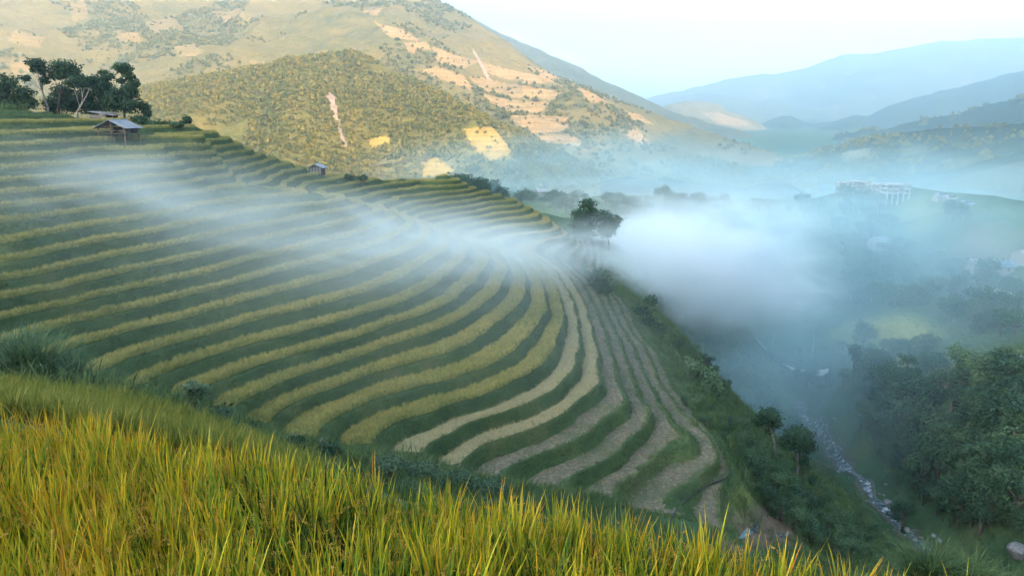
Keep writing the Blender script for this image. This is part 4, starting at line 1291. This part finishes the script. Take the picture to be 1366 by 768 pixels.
# ---- tussocks of tall grass
def tussock(name, label, P, h, rad, n, mat, seed, w=0.02, droop=1.0, group=None):
    root = empty(name, P)
    tag(root, label, 'grass clump', group)
    for j, (nn, hh) in enumerate(((n, h), (n // 2, h * 0.6))):
        v, f, t, id_ = blades(nn, hh, 0.85, w, rad, 7, seed + j, droop)
        link('leaves' if j == 0 else 'undergrowth', np_mesh('leaves', v, f, M[mat]), root)
    return root
for x, y, h, lb in [(1237,776,0.95,'large dark grass tussock right of the near rice'),(1292,784,0.85,'middle grass tussock in the bottom right corner'),(1342,790,0.8,'small grass tussock nearest the right edge of the picture')]:
    P = at_d(x, y, 7.5)
    P.z = float(ground_z([P.x], [P.y])[0]) - 0.03
    tussock('grass_tussock', lb, P, h, 0.07, 420, 'tuft_green', int(x), 0.014, 1.7, 'grass tussocks in the bottom right corner')
for x, y, lb in [(20,498,'tall silvery grass clump at the left edge of the picture'),(52,500,'tall grass clump on the hump right of the one at the left edge'),(85,502,'drooping right end of the tall grass on the hump')]:
    P = at_d(x, y, 27.0)
    P.z = float(ground_z([P.x], [P.y])[0])
    tussock('tall_grass', lb, P, 3.1 if x < 80 else 2.0, 0.35, 320, 'silver' if x < 30 or x > 80 else 'feather', int(x) + 5, 0.045, 1.3, 'tall grass on the hump')

# ---- the growth on both banks of the river: each bush or tree its own thing, sharing a few shapes
def proto_tree(name, blobs, n, leaf, mat, seed, h):
    v, f = leaf_cloud(blobs, n, leaf, seed, 0.45)
    cm = np_mesh('crown', v, f, M[mat], smooth=False)
    t = MB()
    t.tube([(0, 0, -0.5), (0.03 * h, 0, h * 0.35), (0, 0.02 * h, h * 0.7)], [0.05 * h ** 0.8, 0.04 * h ** 0.8, 0.015 * h], 6)
    for b in blobs[1:]:
        t.tube([(0.02 * h, 0, h * 0.3), tuple(0.75 * q for q in b[:3])], [0.025 * h ** 0.8, 0.008 * h], 5)
    return name, cm, t.mesh('trunk', M['bark'], True)
r_ = random.Random(5)
PROT = []
for i in range(7):
    h = 1.0
    bl = [(0, 0, 0.62, 0.34, 0.34, 0.30)]
    for j in range(5):
        a = r_.uniform(0, 6.28)
        bl.append((math.cos(a) * r_.uniform(.15, .36), math.sin(a) * r_.uniform(.15, .36), r_.uniform(.3, .72), r_.uniform(.16, .26), r_.uniform(.16, .26), r_.uniform(.14, .24)))
    PROT.append(proto_tree('tree', bl, 1500, 0.027, ('tree', 'tree', 'bush', 'tree', 'bush', 'tree', 'feather')[i], 300 + i, h))
def plant(proto, name, label, cat, group, P, s, rz):
    nm, cm, tm = proto
    o = empty(name, P, rz)
    o.scale = (s[0], s[0], s[1])
    tag(o, label, cat, group)
    link('crown', cm, o)
    link('trunk', tm, o)
def spread(poly, n, smin, smax, name, label, cat, group, protos, seed, mind=9, d0=3.0):
    r = random.Random(seed)
    P = np.array(poly)
    got, tries = [], 0
    items = []
    while len(got) < n and tries < n * 12:
        tries += 1
        x, y = r.uniform(P[:, 0].min(), P[:, 0].max()), r.uniform(P[:, 1].min(), P[:, 1].max())
        if not in_poly(np.array([x]), np.array([y]), poly)[0]: continue
        if any((x - a) ** 2 + (1.6 * (y - b)) ** 2 < mind * mind for a, b in got): continue
        g = hit(x, y, d0)
        if poly_dist(np.array([g.x]), np.array([g.y]), RIVER_XY, False)[0] < 4: continue
        got.append((x, y))
        items.append((x, y, g, r.uniform(smin, smax), r.choice(protos), r.uniform(.9, 1.4), r.uniform(.8, 1.15), r.uniform(0, 6.28)))
    items.sort(key=lambda q: q[0])
    ys = sorted(q[1] for q in items)
    ORD = 'leftmost second third fourth fifth sixth seventh eighth ninth tenth eleventh twelfth thirteenth fourteenth fifteenth sixteenth'.split()
    for i, (x, y, g, s, pi, sx, sz, rz) in enumerate(items):
        if len(items) <= 16:
            lb = (ORD[i] if i == 0 else ORD[i] + ' from left') + ': ' + label
        else:
            size = 'small' if s < smin + (smax - smin) * .33 else 'tall' if s > smin + (smax - smin) * .67 else 'middling'
            tone = {0: 'dark', 1: 'rounded dark', 2: 'fresh green', 3: 'broad dark', 4: 'light green', 5: 'lobed dark', 6: 'feathery pale'}[pi]
            lr = ('left', 'middle', 'right')[min(2, i * 3 // len(items))]
            ud = ('upper', 'mid', 'lower')[min(2, ys.index(y) * 3 // len(items))]
            lb = size + ' ' + tone + ' ' + cat + ', ' + ud + ' ' + lr + ' of the ' + group
        plant(PROT[pi], name, lb, cat, group, g - Vector((0, 0, 0.05 * s)), (s * sx, s * sz), rz)
spread([(1195,600),(1130,545),(1130,500),(1200,495),(1366,490),(1366,720),(1290,715),(1235,670)], 150, 2.6, 9.0, 'valley_tree', 'dark green tree or bush in the thicket on the right bank', 'tree', 'thicket on the right bank of the river', (0, 1, 2, 3, 4, 5, 6), 3, 12)
spread([(1125,555),(1190,640),(1262,722),(1300,730),(1235,670),(1195,600),(1140,545)], 40, 1.6, 4.0, 'valley_bush', 'low bush on the far bank just above the rocky stream', 'bush', 'bushes along the far bank of the stream', (0, 2, 4, 1), 31, 12)
spread([(1000,470),(1050,500),(1085,540),(1120,560),(1130,515),(1105,505),(1020,480)], 16, 2.0, 4.5, 'valley_bush', 'dim bush on the misty valley floor around the pale track', 'bush', 'bushes around the pale track', (0, 2, 1), 32, 14)
spread([(640,264),(720,266),(900,264),(990,275),(930,300),(850,292),(760,284)], 34, 5.0, 10.0, 'misty_tree', 'blue tree far down in the mist behind the spur', 'tree', 'far trees in the valley mist', (0, 1, 3, 5), 33, 12, 180.0)
spread([(1100,410),(1150,340),(1290,365),(1366,385),(1366,460),(1260,440),(1250,415)], 60, 4.5, 9.0, 'misty_tree', 'blue green tree in the misty wood above the pale field', 'tree', 'misty wood above the pale field', (0, 1, 3, 5), 4, 13)
spread([(1000,280),(1150,268),(1185,300),(1150,350),(1060,345)], 34, 4.0, 7.5, 'misty_tree', 'tree fading in the mist below the white frame houses', 'tree', 'trees below the frame houses', (0, 1, 3, 5), 6, 14)
spread([(1010,530),(1085,555),(1110,610),(1060,600),(1000,560)], 12, 1.0, 2.2, 'bank_bush', 'bush on the steep left bank near the pair of river trees', 'bush', 'bushes by the pair of river trees', (2, 4, 6, 1), 7, 16)
spread([(980,590),(1080,640),(1190,735),(1120,750),(1040,690),(985,640)], 95, 0.9, 2.7, 'bank_bush', 'green bush on the slope below the harvested terraces', 'bush', 'bushes below the harvested terraces', (2, 4, 6, 6, 1), 8, 13)
spread([(905,540),(960,545),(1000,590),(965,590),(930,565)], 14, 0.9, 1.9, 'bank_bush', 'bush along the outer edge of the harvested terraces', 'bush', 'bushes at the terrace edge', (2, 4, 6), 9, 12)
spread([(880,455),(905,470),(960,540),(985,530),(930,470)], 10, 2.0, 4.0, 'misty_tree', 'bush in the fog between the feathery tree and the river', 'bush', 'bushes in the fog above the river', (0, 2, 6), 10, 12)
spread([(1110,470),(1240,465),(1250,480),(1150,480)], 16, 2.5, 5.0, 'field_tree', 'tree along the near side of the pale field', 'tree', 'trees around the pale field', (0, 1, 3), 12, 9)
for x, y, s, lb in [(1168,285,9,'dark round tree in front of the frame houses'),(1155,215+22,9,'tall tree clump on the knoll behind the frame houses'),(1178,240,7,'tree right of the clump on the knoll'),(1270,293,8,'double-topped dark tree at the corner of the knoll field'),(1285,296,6,'low bush beside the double-topped tree'),(1150,466,9,'dark tree standing at the left of the pale field'),(1205,698,6,'round dark bush beside the stream')]:
    g = hit(x, y, 60)
    plant(PROT[int(x) % 4], 'valley_tree', lb, 'tree', None, g, (s, s * .9), x)

# ------------------------------------------------------------------ huts on the terraces
def corrugated(x0, x1, y0, y1, z0, z1, axis_x, n, mat, name, parent, amp=0.02):
    """roof sheet: slopes in x from z0 (x0) to z1 (x1); ribs run down the slope"""
    b = MB()
    ys = np.linspace(y0, y1, n * 2 + 1)
    vs, fs = [], []
    for side in (0, 1):
        for j, y in enumerate(ys):
            o = amp * (1 if j % 2 else -1) + (0.03 if side == 0 else 0)
            vs += [(x0, y, z0 + o), (x1, y, z1 + o)]
    m = len(ys)
    for j in range(m - 1):
        a = 2 * j
        fs.append((a, a + 1, a + 3, a + 2))
        a2 = 2 * (m + j)
        fs.append((a2, a2 + 2, a2 + 3, a2 + 1))
    for j in (0, m - 1):
        a, a2 = 2 * j, 2 * (m + j)
        fs.append((a, a2, a2 + 1, a + 1))
    for e in (0, 1):
        for j in range(m - 1):
            a, a2 = 2 * j + e, 2 * (m + j) + e
            fs.append((a, a + 2, a2 + 2, a2))
    b.add(vs, fs)
    return b.build(name, M[mat], parent)
P = hit(150, 189, 60)
P.z = max(at_d(146, 160, P.y).z - 2.58, P.z - 0.1)
H1 = empty('stilt_hut', P)
H1.scale = (0.9, 0.9, 0.9)
tag(H1, 'open timber hut on stilts with grey tin gable roof at the top of the terraces', 'hut')
W, D = 1.75, 3.9
for x in (-W, 0, W):
    for y in (0.1, D - 0.1):
        b = MB(); b.box(x - .08, x + .08, y - .08, y + .08, -0.7, 2.0 if x else 2.75)
        b.build('post', M['wood'], H1)
b = MB(); b.box(-W - .35, W + .35, -0.3, D + .2, 1.0, 1.08); b.build('floor', M['darkwood'], H1)
for z in (1.42, 1.95):
    for (x0, x1, y0, y1) in ((-W, W, .0, .07), (W - .03, W + .04, .1, D - .1)):
        b = MB(); b.box(x0, x1, y0, y1, z, z + .07); b.build('rail', M['wood'], H1)
b = MB(); b.box(-W + .1, W - .1, D - .25, D - .18, 1.08, 1.95); b.build('back_wall', M['darkwood'], H1)
for x in (-1.0, 0.3, 1.0):
    b = MB(); b.box(x - .3, x + .3, D * .5, D * .5 + .5, 1.085, 1.5); b.build('crate', M['plank'], H1)
for s in (-1, 1):
    for j in range(3):
        y0 = -0.45 + j * (D + .8) / 3
        corrugated(0.0, s * (W + .55), y0, y0 + (D + .8) / 3 - 0.01, 2.82 + .008 * (j % 2), 1.72 + .008 * (j % 2), True, 9, 'tin', 'roof_sheet', H1)
b = MB(); b.tube([(0, -.5, 2.87), (0, D + .4, 2.87)], [.07, .07], 6); b.build('ridge_cap', M['tin'], H1)
b = MB(); b.tube([(-W - 1.0, -.5, .25), (-W, .3, 1.0)], [.06, .06], 5); b.build('ladder', M['wood'], H1)
P = hit(141, 166, 60)
P.y += 5; P.x -= 3.4; P.z = float(ground_z([P.x], [P.y])[0])
H2 = empty('plank_hut', P)
tag(H2, 'small plank hut with lean-to tin roof behind the stilt hut', 'hut')
top = at_d(142, 148.5, P.y).z - P.z
for i in range(9):
    b = MB(); b.box(-1.7 + i * .26, -1.7 + i * .26 + .25, 0, .06, -.4, top - .55 + (i % 2) * .02); b.build('plank', M['plank'], H2)
for i in range(8):
    b = MB(); b.box(.64, .70, .08 + i * .4, .08 + i * .4 + .38, -.4, top - .35); b.build('plank', M['darkwood'], H2)
b = MB(); b.box(-1.7, .6, 3.2, 3.28, -.4, top - .1); b.build('back_wall', M['plank'], H2)
for x in (.7, 1.6):
    b = MB(); b.box(x, x + .1, .1, .2, -.4, top - .62); b.build('post', M['wood'], H2)
for j in range(3):
    corrugated(-1.9 + .0, 1.9, -.3 + j * 1.25, -.3 + j * 1.25 + 1.24, top - .02 + .008 * (j % 2), top - .62 + .008 * (j % 2), True, 6, 'tin', 'roof_sheet', H2)
P = hit(421, 233, 90)
P.z = float(ground_z([P.x], [P.y])[0])
H3 = empty('small_hut', P)
tag(H3, 'tiny white-walled hut with grey roof on the crest of the far terraces', 'hut')
W, D = 1.15, 2.6
tp = at_d(420, 219, P.y).z - P.z
tp = max(1.9, min(3.0, tp))
for i in range(4):
    b = MB(); b.box(-W + i * W / 2 + .03, -W + (i + 1) * W / 2 - .03, .05, .1, -.3, tp * .72); b.build('wall_panel', M['white'], H3)
for i in range(5):
    b = MB(); b.box(-W + i * W / 2 - .06, -W + i * W / 2 + .06, 0, .12, -.3, tp * (.72 + .2 * (1 - abs(i - 2) / 2))); b.build('post', M['darkwood'], H3)
b = MB(); b.box(W - .05, W, .12, D, -.3, tp * .7); b.build('side_wall', M['darkwood'], H3)
b = MB(); b.box(-W, -W + .05, .12, D, -.3, tp * .7); b.build('side_wall', M['darkwood'], H3)
b = MB(); b.box(-W, W, D, D + .05, -.3, tp * .7); b.build('back_wall', M['darkwood'], H3)
for s in (-1, 1):
    corrugated(0, s * (W + .45), -.35, D + .3, tp, tp * .6, True, 12, 'tin', 'roof_sheet', H3, 0.015)

# ------------------------------------------------------------------ valley houses
def frame_house(label, px_, py_, w, h, d_, storeys, cols, stilts=0.0):
    g = hit(px_, py_, 120)
    r = empty('frame_house', g)
    tag(r, label, 'building', 'white concrete frame houses')
    for i in range(cols):
        for y in (0, d_):
            x = -w / 2 + i * w / (cols - 1)
            b = MB(); b.box(x - .2, x + .2, y - .2, y + .2, -1.5, h); b.build('column', M['white'], r)
    for s in range(storeys + 1):
        z = stilts + (h - stilts) * s / storeys
        b = MB(); b.box(-w / 2 - .5, w / 2 + .5, -.6, d_ + .6, z - .02, z + (.28 if s < storeys else .45)); b.build('slab' if s < storeys else 'roof', M['white'], r)
    b = MB(); b.box(-w / 2 + .25, w / 2 - .25, d_ * .55, d_ * .55 + .15, stilts, h - .05); b.build('inner_wall', M['concrete'], r)
    return r
frame_house('leftmost small white frame house at the cliff edge on the knoll', 1126, 256, 3.6, 3.0, 3, 2, 3)
frame_house('second white frame house from the left on the knoll', 1149, 255, 5.4, 3.0, 3.5, 2, 4)
frame_house('third white frame house, paler and lower down the knoll', 1171, 262, 4.2, 3.6, 3.5, 2, 3)
frame_house('largest white frame house on tall stilts at the right of the knoll', 1197, 268, 8.0, 5.4, 4.5, 2, 5, 2.4)
def cottage(label, px_, py_, w, d_, h, rise, roof, rz=0.0, group=None, name='cottage', d0=60):
    g = hit(px_, py_, d0)
    r = empty(name, g, rz)
    tag(r, label, 'house', group)
    b = MB(); b.box(-w / 2, w / 2, -d_ / 2, d_ / 2, -1.2, h)
    b.add([(-w / 2, -d_ / 2, h), (-w / 2, d_ / 2, h), (-w / 2, 0, h + rise * .95)], [(0, 1, 2)])
    b.add([(w / 2, -d_ / 2, h), (w / 2, d_ / 2, h), (w / 2, 0, h + rise * .95)], [(0, 2, 1)])
    b.build('wall', M['plank'], r)
    for s in (-1, 1):
        b = MB()
        e, z = s * (d_ / 2 + .5), h - .25
        b.add([(-w / 2 - .4, 0, h + rise), (w / 2 + .4, 0, h + rise), (w / 2 + .4, e, z), (-w / 2 - .4, e, z), (-w / 2 - .4, 0, h + rise + .12), (w / 2 + .4, 0, h + rise + .12), (w / 2 + .4, e, z + .12), (-w / 2 - .4, e, z + .12)],
              [(0, 1, 2, 3), (7, 6, 5, 4), (0, 4, 5, 1), (1, 5, 6, 2), (2, 6, 7, 3), (3, 7, 4, 0)])
        b.build('roof_panel', M[roof], r)
    b = MB(); b.box(-.5, .5, -d_ / 2 - .04, -d_ / 2 - .003, 0, 1.9); b.build('door', M['darkwood'], r)
    for x in (-w * .3, w * .3):
        b = MB(); b.box(x - .45, x + .45, -d_ / 2 - .04, -d_ / 2 - .003, 1.0, 1.9); b.build('window', M['darkwood'], r)
G_ = 'low houses scattered in the valley'
cottage('single pale roofed house in the middle of the misty wood', 1171, 330, 5, 4, 2.0, 1.2, 'tin', .2, G_)
cottage('long pale roofed house on the red earth at right', 1315, 360, 9, 4.5, 1.8, 1.2, 'tin', -.1, G_)
cottage('blue roofed shed at the right end of the red earth', 1338, 362, 4, 3.5, 1.6, 1.0, 'bluetin', .15, G_)
cottage('pale roofed house cut by the right edge of the picture', 1364, 348, 5, 4, 2.0, 1.1, 'tin', .5, G_)
cottage('small roof left of the long house on the red earth', 1298, 358, 3.5, 3.5, 1.5, 1.0, 'tin', .3, G_)
cottage('dark little house under trees at the right edge above the thicket', 1362, 494, 4.2, 4, 1.8, 1.2, 'tin', .4, G_)
for x, y, lb in [(1253,264,'leftmost tiny house on the far valley road'),(1266,268,'tiny white house on the far valley road'),(1287,275,'rightmost tiny house on the far valley road')]:
    cottage(lb, x, y, 3.4, 2.6, 1.0, 0.7, 'white' if x == 1266 else 'bluetin', .2, 'tiny houses on the far valley road', d0=150)
for x, y, lb in [(722,259,'tiny pale house in the misty valley left of centre')]:
    cottage(lb, x, y, 6, 5, 2.0, 1.4, 'tin', .2, None, d0=220)
for x, y, h, lb in [(1082,483,7.5,'thin pole beside the pale track'),(1031,462,6,'thin pole left of the pale track near the fog')]:
    g = hit(x, y, 60)
    r = empty('utility_pole', g); tag(r, lb, 'pole')
    b = MB(); b.tube([(0, 0, -.5), (0, 0, h)], [.14, .10], 7); b.build('post', M['concrete'], r)
    b = MB(); b.box(-.7, .7, -.06, .06, h - .6, h - .48); b.build('crossarm', M['wood'], r)

# ------------------------------------------------------------------ stream, tracks, pools, stones
def ribbon(name, pts, widths, lift, mat, label, n=60, drape=True, jit=0.3):
    P = np.array([(p.x, p.y) for p in pts])
    t = np.r_[0, np.cumsum(np.hypot(*np.diff(P, axis=0).T))]
    s = np.linspace(0, t[-1], n)
    c = np.c_[np.interp(s, t, P[:, 0]), np.interp(s, t, P[:, 1])]
    for _ in range(2):
        c[1:-1] = (c[:-2] + 2 * c[1:-1] + c[2:]) / 4
    tg = np.gradient(c, axis=0); tg /= np.linalg.norm(tg, axis=1)[:, None]
    nn = np.c_[-tg[:, 1], tg[:, 0]]
    w = np.interp(s, t, widths) * (1 + jit * vnoise(s * 0.35, s * 0, 4))
    c = c + nn * (jit * 1.2 * vnoise(s * 0.12, s * 0 + 3, 6))[:, None]
    rows = [c + nn * (w * q)[:, None] for q in (-.5, -.2, .2, .5)]
    V = np.concatenate(rows)
    z = grid_z(V[:, 0], V[:, 1]) + lift
    if not drape:
        zc = np.minimum.reduce([z[i * n:(i + 1) * n] for i in range(4)])
        z = np.tile(np.maximum.reduce([z[i * n:(i + 1) * n] for i in range(4)]), 4)
    V = np.c_[V, z]
    i = np.arange(n - 1)
    f = np.concatenate([np.c_[r * n + i, (r + 1) * n + i, (r + 1) * n + i + 1, r * n + i + 1] for r in range(3)])
    o = link(name, np_mesh(name, V, f, [M[mat]]))
    tag(o, label, kind='structure')
    return o
def grid_z(x, y):
    """height of the built sheet (with its roughness) by bilinear lookup"""
    xi = np.clip(np.searchsorted(GX, x) - 1, 0, len(GX) - 2)
    yi = np.clip(np.searchsorted(GY, y) - 1, 0, len(GY) - 2)
    fx = (x - GX[xi]) / (GX[xi + 1] - GX[xi]); fy = (y - GY[yi]) / (GY[yi + 1] - GY[yi])
    fx, fy = np.clip(fx, 0, 1), np.clip(fy, 0, 1)
    return (ZZ[yi, xi] * (1 - fx) + ZZ[yi, xi + 1] * fx) * (1 - fy) + (ZZ[yi + 1, xi] * (1 - fx) + ZZ[yi + 1, xi + 1] * fx) * fy
ribbon('river_bed', RIVER, [3.4, 3, 3, 2.6, 2.6, 3.2, 3.6, 3.4, 3], 0.22, 'gravel', 'grey gravel bed of the stream', 110, True, 0.5)
ribbon('stream', RIVER, [1.9, 1.5, 1.2, 1.4, 1.2, 1.7, 2.2, 1.8, 1.2], 0.34, 'stream', 'rocky white stream at the bottom of the valley', 110, True, 0.6)
ribbon('dirt_track', [at_d(1004, 488, 181), at_d(1030, 491, 179), at_d(1060, 494, 176), at_d(1104, 500, 171)], [2.2, 3.4, 3.4, 2.2], 1.3, 'dirt', 'short pale track across the misty valley floor', 24, True, 0.1)
ribbon('dirt_road', [at_d(1325, 408, 182), at_d(1345, 420, 176), at_d(1366, 440, 165), at_d(1390, 462, 156)], [2.5, 3, 4, 4], 0.5, 'dirt', 'pale road at the right edge of the valley', 24, True, 0.1)
ribbon('pool', [hit(x, y, 30) for x, y in [(988,723),(996,718),(1001,711),(1008,705),(1009,697),(1006,690)]], [.15, .45, .4, .5, .35, .12], 0.10, 'water', 'thin pool of water on the bare earth below the terraces', 40, True, 0.2)
ribbon('pool', [hit(x, y, 30) for x, y in [(1034,714),(1041,711),(1047,709),(1054,704)]], [.12, .45, .45, .12], 0.10, 'water', 'second small pool right of the thin one', 30, True, 0.2)
# black water pipe along the foot of the last terrace
pts = [hit(x, y, 25) + Vector((0, 0, 0.12)) for (x, y) in [(893, 700), (900, 684), (912, 670), (930, 657), (950, 648), (966, 640), (973, 630)]]
b = MB(); b.tube(pts, [0.06] * len(pts), 6)
tag(b.build('water_pipe', plain('black_pipe', (0.02, 0.02, 0.022), 0.5, 0.4), None, True), 'black water pipe along the foot of the lowest terrace', 'pipe')
def boulder(label, P, s, seed, group=None, sz=None):
    bm = bmesh.new()
    bmesh.ops.create_icosphere(bm, subdivisions=3, radius=1.0)
    r = random.Random(seed)
    ax = [Vector((r.gauss(0, 1), r.gauss(0, 1), r.gauss(0, 1))).normalized() for _ in range(9)]
    for v in bm.verts:
        n = v.co.copy()
        m = min((0.62 + 0.35 * ((i * 37 % 11) / 11)) / max(n.dot(a), 0.05) for i, a in enumerate(ax))
        v.co = n * min(1.0, m) * (1 + 0.05 * math.sin(n.x * 9 + seed) * math.sin(n.y * 8))
    me = bpy.data.meshes.new('boulder'); bm.to_mesh(me); bm.free()
    me.materials.append(M['rock'])
    o = link('boulder', me)
    o.location = P; o.scale = (s, s * .8, s * (sz or .6)); o.rotation_euler = (0, 0, r.uniform(0, 6))
    tag(o, label, 'boulder', group)
g = hit(1356, 742, 40)
boulder('large pale boulder at the right edge of the picture', g + Vector((0, 0, .5)), 1.7, 3, None, .7)
for i, (x, y, s, lb) in enumerate([(1211,706,1.0,'pale boulder beside the round dark bush at the stream'),(1245,715,.8,'upper of two pale stones low in the stream'),(1252,722,.9,'lower of two pale stones low in the stream'),(1184,669,1.3,'flat white rock slab in the stream bend'),(1181,646,.6,'small white stone above the stream on the far bank')]):
    g = hit(x, y, 40)
    boulder(lb, g + Vector((0, 0, .0)), s * .75, 20 + i, None, .35 if 'slab' in lb else .6)
r = random.Random(9)
for i in range(70):
    rs = r.uniform(.2, .55)
    q = r.uniform(0.3, 7.9); a = int(q); fr = q - a
    p = RIVER[a].lerp(RIVER[a + 1], fr)
    p = Vector((p.x + r.gauss(0, 1.6), p.y + r.uniform(-1.5, 1.5), 0))
    p.z = float(grid_z(np.array([p.x]), np.array([p.y]))[0]) + .3
    boulder(('small' if rs < .36 else 'larger') + ' pale stone in the ' + ('nearest' if q < 2 else 'lower' if q < 4 else 'middle' if q < 6 else 'farthest') + ' stretch of the rocky stream', p - Vector((0, 0, .25)), rs, 60 + i, 'stones in the stream bed')
